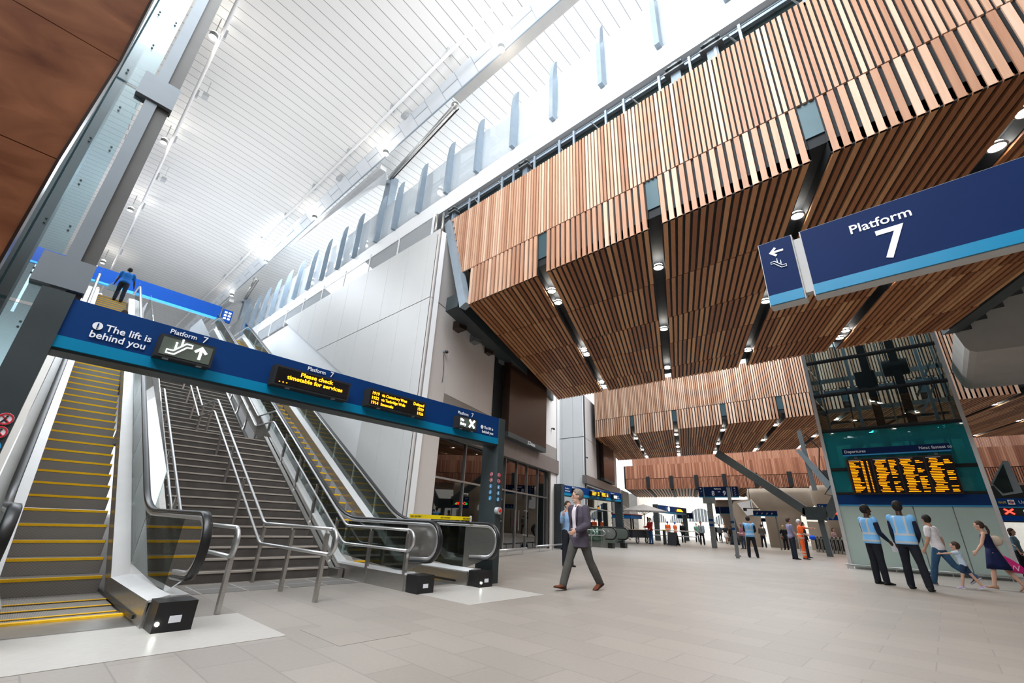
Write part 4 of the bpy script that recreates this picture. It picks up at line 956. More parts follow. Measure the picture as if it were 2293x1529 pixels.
# blue platform sign at the top of the escalators
setfr(FG)
r = thing('upper_platform_sign', 'bright blue sign band across the top of the escalators', 'sign', (3, 30, 12))
MB().box(-6.5, 5.95, 30, 30.2, 12.0, 12.78).build('blue_face', M_BLUE, r); MB().box(-6.5, 5.95, 29.99, 30.2, 11.9, 12.0).build('light_blue_stripe', M_LBLUE, r)
MB().box(6.05, 6.6, 30, 30.2, 11.9, 12.7).build('small_panel', M_BLUE, r)
mb = MB()
for i in range(3):
    for j in range(2): mb.box(6.15+j*.22, 6.3+j*.22, 29.97, 30, 12.05+i*.2, 12.17+i*.2)
mb.build('symbols', M_TXT, r)
for x in (-2, 6.02): MB().box(x-.05, x+.05, 30.05, 30.15, 9.3, 12).build('post', M_WHITE, r)
struct(MB().prism([(-1.2, 28, 8.9), (7.2, 28, 8.9), (7.2, 28, 9.3), (-1.2, 28, 9.3)], (0, 60, 0)).build('floor_platform', M_WHITE))

# ------------------------------------------------------------------ escalators
S30 = math.tan(math.radians(30))
def smooth_path(P, rad=.5, n=6):
    out = [Vector(P[0])]
    for a, b, c in zip(P, P[1:], P[2:]):
        a, b, c = Vector(a), Vector(b), Vector(c)
        d1 = (a-b); d2 = (c-b); r1 = min(rad, d1.length*.45); r2 = min(rad, d2.length*.45)
        p, q = b+d1.normalized()*r1, b+d2.normalized()*r2
        for i in range(n+1):
            t = i/n; out.append(p*(1-t)**2+b*2*t*(1-t)+q*t*t)
    out.append(Vector(P[-1])); return out
def escalator(xs, Y0, L, tips, label, people=None, hr=(.2, .2), glassnewel=(False, False), grp='escalators beside the stairs', nst=50, detail=True):
    """steps from x=xs to xs+1; incline starts at Y0; tips = newel tip y for left/right balustrades"""
    xe = xs+1.0; Yt = Y0+L/S30
    r = thing('escalator', label, 'escalator', (xs+.5, Y0, 0), group=grp)
    # steps
    st = None; dy, dz = .346, .2
    for i in range(-4, int(L/dz)+1):
        if i < 0: y, z = Y0+i*.38, max(.006, .05+i*.012)
        else: y, z = Y0+i*dy, .02+i*dz
        if st is None or (i == 0):
            mb = MB()
            h = .04 if i < 0 else .2
            mb.box(xs+.015, xe-.015, y, y+.40, z-h, z-.003, 0)
            mb.box(xs+.02, xe-.02, y-.009, y+.035, z-(.034 if i >= 0 else .006), z, 1)
            if i >= 0: mb.box(xs+.015, xe-.015, y-.005, y, z-.2, z-.03, 0)
            st = mb.build('step', [M_STEP, M_YEL], r); base = Vector((0, y, z)); bl = st.location.copy()
        else:
            c = st.copy(); COL.objects.link(c); c.parent = r; c.location = bl+Vector((0, y-base.y, z-base.z))
    # landing plate with combs
    MB().box(xs+.0, xe, Y0-2.05, Y0-1.45, 0, .012).build('comb_plate', M_STEEL, r)
    MB().box(xs+.0, xe, Y0-1.47, Y0-1.40, .005, .03).build('comb_teeth', M_YEL, r)
    for side in (0, 1):
        sg = -1 if side == 0 else 1; xi = xs if side == 0 else xe; xh = xi+sg*hr[side]; tip = tips[side]
        zh = 1.07; R = .31
        c = Vector((xh, tip+R+.04, zh-R))
        P = [c+Vector((0, .42, -R-.02))]
        arc = [c+Vector((0, -(R)*math.sin(a), -R*math.cos(a))) for a in [PI*i/12 for i in range(0, 13)]]
        ys = Y0+(zh-.97)/S30
        line = smooth_path([arc[-1], (xh, ys, zh), (xh, Yt+.2, L+.97+.1), (xh, Yt+1.6, L+1.07)], .55)
        path = P+arc+line[1:]
        mb = MB(); R0 = []
        for i, p in enumerate(path):
            t = (path[min(i+1, len(path)-1)]-path[max(0, i-1)]).normalized(); nn = Vector((0, -t.z, t.y)) if True else None
            R0.append([p+Vector((u, 0, 0))+nn*v for u, v in ((-.04, -.018), (-.046, 0), (-.035, .022), (.035, .022), (.046, 0), (.04, -.018))])
        mb.rings(R0).build('handrail', M_BLACK, r, smooth=True)
        # steel guide under handrail
        mb = MB(); R0 = []
        for i, p in enumerate(path):
            t = (path[min(i+1, len(path)-1)]-path[max(0, i-1)]).normalized(); nn = Vector((0, -t.z, t.y))
            R0.append([p+Vector((u, 0, 0))+nn*v for u, v in ((-.028, -.07), (-.034, -.02), (.034, -.02), (.028, -.07))])
        mb.rings(R0).build('handrail_guide', M_RAIL, r, smooth=True)
        # newel panel
        def dk(y): return .26+max(0, (y-(Y0-.12))*S30)           # deck line
        def ht(y): return zh-.07 if y < ys else .90+(y-Y0)*S30-.0
        yN = tip+.95
        poly = [(xh, yN, .25)]+[tuple(a+Vector((0, .06 if k < 11 else 0, 0))) for k, a in enumerate(arc[1:])][:-1]+[(xh, arc[-1].y, zh-.06), (xh, yN, zh-.06)]
        MB().prism([(p[0]-.01, p[1], p[2]) for p in poly], (.02, 0, 0)).build('newel_panel', M_GLASSG if glassnewel[side] else M_STEEL, r)
        # glass panels
        ya = yN+.01
        cuts = [ya, Y0+.1]
        while cuts[-1] < Yt: cuts.append(cuts[-1]+1.32)
        for k, (a, b) in enumerate(zip(cuts, cuts[1:])):
            q = [(xh-.006, a+.008, dk(a)), (xh-.006, b-.008, dk(b)), (xh-.006, b-.008, ht(b))]
            if a < ys < b: q.append((xh-.006, ys, ht(ys)))
            q.append((xh-.006, a+.008, ht(a)))
            MB().prism(q, (.012, 0, 0)).build('glass_panel', M_GLASSG, r)
        # inner skirt and deck
        yb = tip+.62
        prof = [(yb, .24), (Y0-.12, .24), (Yt, L+.24), (Yt+1.5, L+.24)]
        mb = MB()
        for (a, za), (b, zb) in zip(prof, prof[1:]):
            za0 = max(0.0, za-.30); zb0 = max(0.0, zb-.30)
            if a == yb: za0 = 0
            mb.hexa([(xi, a, za0), (xi+sg*.015, a, za0), (xi+sg*.015, b, zb0), (xi, b, zb0), (xi, a, za), (xi+sg*.015, a, za), (xi+sg*.015, b, zb), (xi, b, zb)])
        mb.build('skirt_panel', M_STEEL, r)
        MB().box(xi-sg*.0, xi-sg*.02, yb+.3, Y0+.6, .04, .075).build('skirt_brush', M_BLACK, r)
        mb = MB()
        for (a, za), (b, zb) in zip(prof, prof[1:]):
            x0, x1 = xi+sg*.0, xh-sg*.015
            mb.hexa([(x0, a, za-.02), (x1, a, za+.01), (x1, b, zb+.01), (x0, b, zb-.02), (x0, a, za), (x1, a, za+.04), (x1, b, zb+.04), (x0, b, zb)])
        mb.build('inner_deck', M_WHSK, r)
        mb = MB(); ow = .16
        for (a, za), (b, zb) in zip(prof, prof[1:]):
            x0, x1 = xh-sg*.015, xh+sg*ow
            mb.hexa([(x0, a, za-.02), (x1, a, za-.02), (x1, b, zb-.02), (x0, b, zb-.02), (x0, a, za+.03), (x1, a, za+.03), (x1, b, zb+.03), (x0, b, zb+.03)])
        mb.build('outer_deck', M_WHSK, r)
        # outer cladding
        mb = MB(); xo = xh+sg*ow
        for (a, za), (b, zb) in zip(prof, prof[1:]):
            mb.hexa([(xo-sg*.02, a, max(0, za-1.1)), (xo, a, max(0, za-1.1)), (xo, b, max(0, zb-1.1)), (xo-sg*.02, b, max(0, zb-1.1)), (xo-sg*.02, a, za), (xo, a, za), (xo, b, zb), (xo-sg*.02, b, zb)])
        mb.build('side_cladding', M_WHSK if False else M_STEEL, r)
        # newel base: steel sides, black nose
        x0, x1 = sorted((xi+sg*.0, xo))
        MB().hexa([(x0, yb-.02, 0), (x1, yb-.02, 0), (x1, yb+.9, 0), (x0, yb+.9, 0), (x0+.03, yb-.02, .22), (x1, yb-.02, .25), (x1, yb+.9, .25), (x0+.03, yb+.9, .22)]).build('newel_base', M_STEEL, r)
        MB().box(x0+.03 if sg > 0 else x0, x1 if sg > 0 else x1-.03, yb-.32, yb-.02, 0, .26).build('black_nose', M_BLACK, r)
        MB().box(xh-.05, xh+.05, yb-.325, yb-.32, .08, .14).build('white_plate', M_TXT, r)
        if side == 1: MB().cyl((xi+.06, yb-.2, .08), (xi+.06, yb-.335, .08), .018, 12).build('comb_light', mat('small_white_lamp', (.9, 1, .85), emit=15), r)
    return r
setfr(FG)
escalator(.375, 8.22, 9.4, (5.5, 5.42), 'left escalator rising beside the glass lift shaft, with people on it', glassnewel=(False, True))
escalator(5.3, 9.0, 9.4, (6.0, 6.0), 'right escalator closed off with yellow tape beside the pale wall')
tag(MB().box(-.15, 2.35, 4.95, 6.3, 0, .004).build('granite_landing_slab', M_GRAN), 'pale granite slab on the floor in front of the left escalator', 'paving slab')
tag(MB().box(5.0, 6.75, 5.15, 6.75, 0, .004).build('granite_landing_slab', M_GRAN), 'pale granite slab on the floor in front of the right escalator', 'paving slab')
tag(MB().box(2.3, 5.0, 7.9, 8.72, 0, .004).build('tactile_paving', M_TACT), 'dark tactile paving strip at the foot of the stairs', 'paving')
tag(MB().box(2.55, 3.35, 4.3, 5.1, 0, .003).build('floor_hatch', grid_mat('hatch_stone', (.295, .263, .232), (.22, .2, .18), 2, 2, .004, var=.03)), 'faint square access hatch in the foreground floor', 'hatch')
r = thing('no_entry_tape', 'yellow NO ENTRY tape stretched across the right escalator', 'tape', (5.8, 7.2, 1.1))
MB().box(5.1, 6.62, 6.95, 6.955, 1.11, 1.18).build('tape_band', mat('barrier_yellow', (.95, .72, .01), .5), r)
for x in (5.12, 5.82, 6.4): text('NO ENTRY', .045, (x, 6.948, 1.127), 'B', M_BLACKM, r, sx=1.1)
MB().box(6.6, 6.63, 6.94, 6.97, 1.08, 1.2).build('tape_clip', M_TXT, r)
# white sloping deck left of the left escalator, glass side
tag(MB().hexa([(-.18, 7.1, .1), (.0, 7.1, .1), (.0, 24.5, 10.0), (-.18, 24.5, 10.0), (-.18, 7.1, .75), (.0, 7.1, .75), (.0, 24.5, 10.65), (-.18, 24.5, 10.65)]).build('sloping_side_panel', mat('cream_panel', (.72, .68, .62), .4, var=.02)), 'cream sloping side panel between the gantry post and the left escalator', 'panel')
# ------------------------------------------------------------------ stairs
r = thing('staircase', 'wide dark staircase with pale nosings between the escalators', 'staircase', (3.6, 12, 0))
xl, xr = 2.25, 4.82
fl = [(8.95, 0, 18), (15.55, 3.0, 18), (22.15, 6.0, 20)]
k = 0
for Ys, Z, n in fl:
    rise = 3.0/18; run = 5.2/18
    mb = MB(); mn = MB()
    for i in range(n):
        y = Ys+i*run; z = Z+(i+1)*rise
        mb.box(xl, xr, y, Ys+n*run+(1.4 if i == n-1 else 0), z-rise, z)
        mn.box(xl+.03, xr-.03, y-.012, y+.05, z-.026, z+.004)
    f = mb.build('stair_flight', M_STAIR, r); mn.build('pale_nosings', M_NOSE, f)
sz = lambda y: 0 if y < 8.95 else (y-8.95)*.577 if y < 14.15 else 3.0 if y < 15.55 else 3.0+(y-15.55)*.577 if y < 20.75 else 6 if y < 22.15 else 6+(y-22.15)*.577
for xx, nm in ((xr, 'right_stringer'), (xl-.1, 'left_stringer')):
    pr = [8.6, 8.95, 14.15, 15.55, 20.75, 22.15, 27.9]
    mb = MB()
    for a, b in zip(pr, pr[1:]):
        za, zb = sz(a), sz(b)
        mb.hexa([(xx, a, max(0, za-.3)), (xx+.1, a, max(0, za-.3)), (xx+.1, b, zb-.3), (xx, b, zb-.3), (xx, a, za+.16), (xx+.1, a, za+.16), (xx+.1, b, zb+.16), (xx, b, zb+.16)])
    mb.build(nm, M_STEEL, r)
def stair_rail(x, ytip, yend, lab, posts_lo, zup=.92, zm=.6, loop=True):
    r = thing('stair_handrail', lab, 'handrail', (x, ytip, 0), group='tubular stair handrails')
    pr = [8.75, 13.95, 15.35, 20.55, 21.95, yend]
    def zz(y): return sz(y+.2)
    for h, nm in ((zup, 'top_tube'), (zm, 'lower_tube')):
        P = [(x, p, zz(p)+h) for p in pr if p <= yend]
        if P[-1][1] < yend: P.append((x, yend, zz(yend)+h))
        P = [(x, ytip+.16, h)]+P
        MB().tube(smooth_path(P, .12, 4), .024, 10).build(nm, M_RAIL, r, smooth=True)
    c = (zup+zm)/2; R = (zup-zm)/2
    MB().tube([(x, ytip+.16-R*math.sin(a), c+R*math.cos(a)) for a in [PI*i/12 for i in range(13)]], .024, 10).build('end_hoop', M_RAIL, r, smooth=True)
    for y in posts_lo:
        z0 = sz(y) if y > 8.95 else 0
        MB().box(x-.045+.05, x+.0+.05, y-.035, y+.035, z0, z0+zup-.06).build('post', M_STEEL, r)
        MB().cyl((x+.03, y, z0+zup-.1), (x, y, z0+zup-.01), .012, 6).build('stub', M_RAIL, r)
    return r
stair_rail(3.35, 6.15, 24, 'tubular handrail down the middle of the stairs', [6.5, 7.63, 8.78, 10.4, 11.6, 12.8, 14.3, 15.3, 16.5, 17.7, 18.9, 20.2])
stair_rail(4.92, 6.5, 24, 'tubular handrail on the right side of the stairs', [6.7, 7.85, 9.2, 10.4, 11.6, 12.8, 14.3, 15.3, 16.5, 17.7, 18.9, 20.2])
stair_rail(2.12, 6.2, 24, 'tubular handrail on the left side of the stairs', [6.35, 9.6, 11.2, 12.8, 14.3, 15.5, 17])
# small glass end screen between left escalator and stairs
tag(MB().prism([(2.0, 10.2, .9), (2.0, 10.2, 1.75), (2.0, 24, 9.9), (2.0, 24, 9.0)], (.015, 0, 0)).build('glass_side_screen', M_GLASSG), 'tall glass screen between the left escalator and the stairs', 'glass screen')
r = thing('upper_glass_balustrade', 'shiny glass balustrade at the top of the stairs', 'balustrade', (4.4, 27, 9.3))
for x in (2.3, 4.75): MB().prism([(x, 22, 6.5), (x, 27.9, 9.9), (x, 30, 9.9), (x, 30, 10.9), (x, 27.9, 10.9), (x, 22, 7.5)], (.02, 0, 0)).build('glass_panel', M_GLASSF, r)

# second set of escalators and stairs behind the walking man
setfr(FW)
def mini_esc(x, Y0, tip, L, lab):
    r = thing('escalator', lab, 'escalator', (x+.5, Y0, 0), group='escalators of the second gantry')
    mb = MB(); my = MB()
    for i in range(int(L/.2)):
        mb.box(x, x+1, Y0+i*.346, Y0+i*.346+.4, max(0, i*.2-.2), i*.2+.02); my.box(x, x+1, Y0+i*.346-.01, Y0+i*.346+.04, i*.2+.02, i*.2+.03)
    mb.build('steps', M_STEP, r); my.build('step_edges', M_YEL, r)
    for xh, sg in ((x-.2, -1), (x+1.2, 1)):
        R = .31; c = Vector((xh, tip+R, .76)); arc = [c+Vector((0, -R*math.sin(a), -R*math.cos(a))) for a in [PI*i/10 for i in range(11)]]
        MB().tube([c+Vector((0, .4, -R))]+arc+[Vector((xh, Y0+.15, 1.07)), Vector((xh, Y0+L/S30, L+.97))], .045, 8).build('handrail', M_BLACK, r, smooth=True)
        MB().prism([(xh-.01, tip+.9, .25)]+[(xh-.01, a.y+.04, a.z) for a in arc]+[(xh-.01, tip+.9, 1.07)], (.02, 0, 0)).build('newel_panel', M_STEEL, r)
        MB().prism([(xh-.01, tip+.9, .25), (xh-.01, Y0, .25), (xh-.01, Y0+L/S30, L+.25), (xh-.01, Y0+L/S30, L+.95), (xh-.01, Y0+.15, 1.05), (xh-.01, tip+.9, 1.05)], (.02, 0, 0)).build('glass_panel', M_GLASSG, r)
        MB().prism([(xh, tip+.5, 0), (xh, Y0, 0), (xh, Y0+L/S30, L-.3), (xh, Y0+L/S30, L+.26), (xh, Y0, .26), (xh, tip+.5, .26)], (-sg*.18, 0, 0)).build('skirt_box', M_STEEL, r)
        MB().box(xh-.14, xh+.14, tip+.2, tip+.5, 0, .26).build('black_nose', M_BLACK, r)
mini_esc(19.95, 16.5, 13.9, 7, 'left escalator of the second gantry, partly hidden by the walking man')
mini_esc(23.9, 16.5, 13.6, 7, 'right escalator of the second gantry, right of the walking man')
r = thing('staircase', 'farther staircase under the second gantry sign', 'staircase', (22.6, 19, 0))
mb = MB(); mn = MB()
for i in range(36):
    mb.box(21.6, 23.3, 16.8+i*.29, 27.5, i*.165, (i+1)*.165); mn.box(21.62, 23.28, 16.79+i*.29, 16.85+i*.29, (i+1)*.165-.01, (i+1)*.165+.005)
mb.build('stair_flight', M_STAIR, r); mn.build('pale_nosings', M_NOSE, r)
for k, x in enumerate((22.4, 23.45)):
    r = thing('stair_handrail', 'farther tubular handrail, %s of the two right of the walking man' % ('left', 'right')[k], 'handrail', (x, 14.2, 0), group='handrails of the farther staircase')
    MB().tube([(x, 17, .62), (x, 14.3, .62), (x, 14.15, .76), (x, 14.3, .9), (x, 17, .9), (x, 27, 6.7)], .028, 8).build('tube', M_RAIL, r, smooth=True)
    for y in (14.4, 15.6): MB().box(x-.02, x+.02, y, y+.05, 0, .88).build('post', M_STEEL, r)
for k, (x, y) in enumerate(((40.0, 21.5), (43.5, 22.5))):
    r = thing('stair_handrail', 'distant pale stair balustrade rising left, %s of two' % ('nearer', 'farther')[k], 'handrail', (x, y, 0), group='distant stair balustrades')
    for h in range(6): MB().beam((x, y, .05+h*.45), (x-.5, y+9, 5.2+h*.45), .05, .09).build('bar', M_NOSE, r)

# ------------------------------------------------------------------ glass lift shaft and plywood hoarding at left
setfr(FG)
r = thing('lift_shaft_column', 'tall grey steel corner column of the glass lift shaft above the gantry post', 'column', (-.25, 7, 3.3))
MB().box(-.28, -.15, 6.75, 6.85, 3.28, 15.9).build('front_plate', mat('pale_blue_grey_paint', (.17, .195, .215), .45, .2, var=.04), r)
MB().box(-.28, -.01, 6.79, 7.5, 3.28, 15.9).build('column_body', mat('shaded_side_taupe', (.085, .083, .08), .45, .2), r)  # dark front strip imitates the column's shaded right side
MB().box(-.45, -.0, 6.72, 6.9, 3.35, 3.72).build('splice_plate', mat('pale_blue_grey_paint', (0, 0, 0)), r)
MB().box(-.4, .01, 6.72, 6.9, 6.3, 6.7).build('splice_plate', mat('pale_blue_grey_paint', (0, 0, 0)), r)
r = thing('lift_shaft_glazing', 'tall cyan tinted glass wall of the lift shaft at left', 'glass wall', (-1.6, 6.8, 0))
for a, b in ((0.0, 3.1), (3.1, 6.4), (6.4, 9.8), (9.8, 13.2)):
    for x0, x1 in ((-.62, -.31), (-2.2, -.64), (-3.8, -2.22)):
        MB().box(x0, x1, 6.8, 6.82, a+.02, b-.02).build('glass_pane', M_TEAL if (a == 0 and x0 < -.7) else M_GLASSC, r)
for i in range(12):
    z = 2.2+i*.62
    for x in (-.36, -.56) if i % 2 else (-.46,):
        MB().cyl((x, 6.8, z), (x, 6.78, z), .011, 8).build('bolt', M_DKSTEEL, r)
        MB().cyl((x, 6.8, z+.06), (x, 6.78, z+.06), .011, 8).build('bolt', M_DKSTEEL, r)
r = thing('steel_uprights', 'grey steel frame standing inside the glass lift shaft', 'frame', (-.8, 7.3, 0))
MB().box(-.72, -.55, 7.0, 7.3, 0, 14).build('upright', mat('muted_teal_steel', (.09, .14, .15), .5, .2), r)
MB().box(-.95, -.85, 7.6, 7.8, 0, 14).build('upright', mat('muted_teal_steel', (0, 0, 0)), r)
MB().beam((-.75, 7.2, 3.0), (-1.0, 7.2, 1.2), .12, .2).build('brace', M_GREYP, r)
setfr(FW)
r = thing('plywood_hoarding', 'warm brown plywood hoarding at the top left corner', 'hoarding', (-2, 2.5, 0))
for i in range(3):
    za, zb = ((0.0, 2.5), (2.505, 3.15), (3.155, 5.6))[i]
    xr0 = -.30; xr1 = (-.30, -.285, -.34)[i]
    MB().prism([(-4, 2.5, za), (xr0 if i < 2 else -.285, 2.5, za), (xr1, 2.5, zb), (-4, 2.5, zb)], (0, .05, 0)).build('plywood_sheet', M_PLY, r)
MB().prism([(-.30, 2.49, 0), (-.292, 2.49, 0), (-.292, 2.49, 2.5), (-.277, 2.49, 3.15), (-.332, 2.49, 5.6), (-.342, 2.49, 5.6), (-.287, 2.49, 3.15), (-.302, 2.49, 2.5)], (0, .07, 0)).build('edge_trim', M_SCRB, r)
# ------------------------------------------------------------------ people
def skin(tone):
    return {'light': mat('light_skin', (.58, .34, .25), .5, var=.05), 'tan': mat('tan_skin', (.45, .25, .16), .5, var=.05), 'dark': mat('dark_skin', (.06, .03, .02), .45, var=.1)}[tone]
def cloth(c, nm='cloth'):
    key = nm+'_%d_%d_%d' % tuple(int(x*255) for x in c)
    return mat(key, c, .85, var=.14, scale=9, spec=.2, bump=.3)
def vestmat():
    if 'pale_blue_vest' in MT: return MT['pale_blue_vest']
    m = bpy.data.materials.new('pale_blue_vest'); m.use_nodes = True; t = m.node_tree; p = t.nodes['Principled BSDF']; p.inputs['Roughness'].default_value = .6
    tc = nd(t, 'ShaderNodeTexCoord'); sp = nd(t, 'ShaderNodeSeparateXYZ'); t.links.new(tc.outputs['Object'], sp.inputs[0])
    def band(sock, c, w):
        a = nd(t, 'ShaderNodeMath', operation='SUBTRACT'); a.inputs[1].default_value = c; b = nd(t, 'ShaderNodeMath', operation='ABSOLUTE'); d = nd(t, 'ShaderNodeMath', operation='LESS_THAN'); d.inputs[1].default_value = w
        t.links.new(sock, a.inputs[0]); t.links.new(a.outputs[0], b.inputs[0]); t.links.new(b.outputs[0], d.inputs[0]); return d.outputs[0]
    ax = nd(t, 'ShaderNodeMath', operation='ABSOLUTE'); t.links.new(sp.outputs[0], ax.inputs[0])
    up = nd(t, 'ShaderNodeMath', operation='GREATER_THAN'); up.inputs[1].default_value = 1.25; t.links.new(sp.outputs[2], up.inputs[0])
    s3 = nd(t, 'ShaderNodeMath', operation='MULTIPLY'); t.links.new(band(ax.outputs[0], .105, .02), s3.inputs[0]); t.links.new(up.outputs[0], s3.inputs[1])
    m1 = nd(t, 'ShaderNodeMath', operation='MAXIMUM'); t.links.new(band(sp.outputs[2], 1.05, .025), m1.inputs[0]); t.links.new(band(sp.outputs[2], 1.23, .025), m1.inputs[1])
    m2 = nd(t, 'ShaderNodeMath', operation='MAXIMUM'); t.links.new(m1.outputs[0], m2.inputs[0]); t.links.new(s3.outputs[0], m2.inputs[1])
    mx = nd(t, 'ShaderNodeMix', data_type='RGBA'); mx.inputs[6].default_value = (.16, .44, .80, 1); mx.inputs[7].default_value = (.46, .50, .54, 1)
    t.links.new(m2.outputs[0], mx.inputs[0]); t.links.new(mx.outputs[2], p.inputs['Base Color']); MT['pale_blue_vest'] = m
    return m
def hivis():
    if 'orange_hi_vis' in MT: return MT['orange_hi_vis']
    m = bpy.data.materials.new('orange_hi_vis'); m.use_nodes = True; t = m.node_tree; p = t.nodes['Principled BSDF']; p.inputs['Roughness'].default_value = .6
    tc = nd(t, 'ShaderNodeTexCoord'); sp = nd(t, 'ShaderNodeSeparateXYZ'); t.links.new(tc.outputs['Object'], sp.inputs[0])
    last = None
    for c in (.2, .33, .98, 1.15):
        a = nd(t, 'ShaderNodeMath', operation='SUBTRACT'); a.inputs[1].default_value = c; b = nd(t, 'ShaderNodeMath', operation='ABSOLUTE'); d = nd(t, 'ShaderNodeMath', operation='LESS_THAN'); d.inputs[1].default_value = .025
        t.links.new(sp.outputs[2], a.inputs[0]); t.links.new(a.outputs[0], b.inputs[0]); t.links.new(b.outputs[0], d.inputs[0])
        if last is None: last = d.outputs[0]
        else:
            q = nd(t, 'ShaderNodeMath', operation='MAXIMUM'); t.links.new(last, q.inputs[0]); t.links.new(d.outputs[0], q.inputs[1]); last = q.outputs[0]
    mx = nd(t, 'ShaderNodeMix', data_type='RGBA'); mx.inputs[6].default_value = (.95, .13, .015, 1); mx.inputs[7].default_value = (.6, .6, .5, 1)
    t.links.new(last, mx.inputs[0]); t.links.new(mx.outputs[2], p.inputs['Base Color']); MT['orange_hi_vis'] = m
    return m
def checked():
    m = bpy.data.materials.new('checked_shirt'); m.use_nodes = True; t = m.node_tree; p = t.nodes['Principled BSDF']
    tc = nd(t, 'ShaderNodeTexCoord'); ck = nd(t, 'ShaderNodeTexChecker'); ck.inputs['Scale'].default_value = 16
    ck.inputs[1].default_value = (.8, .8, .85, 1); ck.inputs[2].default_value = (.10, .12, .28, 1)
    t.links.new(tc.outputs['Object'], ck.inputs[0]); t.links.new(ck.outputs[0], p.inputs['Base Color']); return m
D = math.radians
def remesh(o, v, it=3):
    m = o.modifiers.new('union', 'REMESH'); m.mode = 'VOXEL'; m.voxel_size = v; m.use_smooth_shade = True
    s = o.modifiers.new('soften', 'SMOOTH'); s.iterations = it; s.factor = .5
HAIRC = {'grey': (.20, .17, .14), 'black': (.012, .010, .009), 'brown': (.05, .028, .018), 'blond': (.42, .30, .16), 'white': (.6, .58, .55), 'dark': (.02, .014, .012)}
def person(label, loc, face, h=1.75, tone='light', hair='brown', legs=((0, 0, 3), (0, 0, 3)), arms=((5, 6, 10), (5, 6, 10)), lean=0, side=0, turn=0, nod=0, tops=(), pants=None, skirt=None, shoes=(.02, .02, .02), sole=None, vox=.02, longhair=0, helmet=None, feet=(0, 0), fem=False, group=None, bald=False, head_only=False, feat=False, child=1.0):
    k = h/1.75
    rz = math.atan2(face[1], face[0])-PI/2
    root = thing('person', label, 'person', loc, rz, group)
    T = FR @ Matrix.Translation(loc) @ Matrix.Rotation(rz, 4, 'Z') @ Matrix.Scale(k, 4)
    S = skin(tone)
    # --- joints
    hipw = .085; shw = .165 if fem else .185
    J = {}; lows = []
    for i, sg in enumerate((-1, 1)):
        a, kb, ab = legs[i]; a = D(a); kb = D(kb); ab = D(ab)
        hp = Vector((sg*hipw, 0, 0)); kn = hp+Vector((sg*math.sin(ab)*.43, math.sin(a)*.43, -math.cos(a)*.43)); an = kn+Vector((sg*math.sin(ab)*.3, math.sin(a-kb)*.42, -math.cos(a-kb)*.42))
        J['leg%d' % i] = [hp, kn, an]; p = D(feet[i]); lows.append(an.z-.08-(max(0, math.sin(-p))*.15 if p < 0 else max(0, math.sin(p))*.06))
    hz = -min(lows)
    for i in (0, 1): J['leg%d' % i] = [v+Vector((0, 0, hz)) for v in J['leg%d' % i]]
    hip = Vector((0, 0, hz)); up = Vector((math.sin(D(side)), math.sin(D(lean)), math.cos(D(lean)))).normalized(); fw = Vector((0, math.cos(D(lean)), -math.sin(D(lean)))); rt = up.cross(fw)*-1
    rt = fw.cross(up).normalized()
    sh = hip+up*.50
    for i, sg in enumerate((-1, 1)):
        a, b, e = arms[i][:3]; a, b, e = D(a), D(b), D(e); inw = arms[i][3] if len(arms[i]) > 3 else 0
        s0 = sh+rt*sg*shw; d1 = Vector((sg*math.sin(b), math.sin(a)*math.cos(b), -math.cos(a)*math.cos(b)))
        el = s0+d1*.29; d2 = Vector((sg*math.sin(b)*(.6)-sg*inw, math.sin(a+e), -math.cos(a+e))).normalized(); wr = el+d2*.25
        J['arm%d' % i] = [s0, el, wr, d2]
    nb = hip+up*.555; hc = nb+up*.165+fw*.02
    HM = Matrix.Rotation(D(turn), 4, 'Z') @ Matrix.Rotation(D(-nod), 4, 'X')
    PRO = [(-.10, .10, .085, 0), (-.04, .155, .105, -.01), (.03, .16, .115, -.012), (.13, .145 if not fem else .13, .105, 0), (.24, .145 if not fem else .125, .10, .005), (.36, .165 if not fem else .145, .112, .01), (.44, .172 if not fem else .15, .10, .0), (.50, .15 if not fem else .13, .08, -.005), (.545, .08, .06, 0), (.58, .05, .052, .008)]
    def torso(mb, t0, t1, inf=0., flare=0.):
        R = []
        ts = [p for p in PRO if t0 <= p[0] <= t1]
        for t, rx, ry, yo in ts:
            f = flare*max(0, (.2-t)/.3)
            c = hip+up*t+fw*yo
            R.append([c+rt*(rx+inf+f)*math.cos(a)+fw*(ry+inf+f)*math.sin(a) for a in [2*PI*j/20 for j in range(20)]])
        mb.rings(R)
    def limb(mb, ps, rs, n=10):
        for (p, q), (a, b) in zip(zip(ps, ps[1:]), zip(rs, rs[1:])):
            m = p.lerp(q, .35); c = a+(b-a)*.35+.006
            mb.tube([p, m, q], [a, c, b], n)
        for p, a in zip(ps, rs): mb.ball(p, a*1.0, a, a, 10, 7)
    def arm(mb, i, inf=0., frac=1., r0=.052):
        s0, el, wr, d2 = J['arm%d' % i]
        r = (r0-(.008 if fem else 0))
        if frac <= .5: limb(mb, [s0, s0.lerp(el, frac*2)], [r+inf+.004, r*.86+inf])
        else: limb(mb, [s0, el, el.lerp(wr, (frac-.5)*2)], [r+inf, r*.8+inf, .026+inf+.012*(1-frac)])
    def leg(mb, i, inf=0., frac=1.):
        hp, kn, an = J['leg%d' % i]
        if frac <= .5: limb(mb, [hp, hp.lerp(kn, frac*2)], [.085+inf, .07+inf], 12)
        else: limb(mb, [hp, kn, kn.lerp(an, (frac-.5)*2)], [.085+inf, .058+inf, .042+inf+(.01 if inf > .012 else 0)], 12)
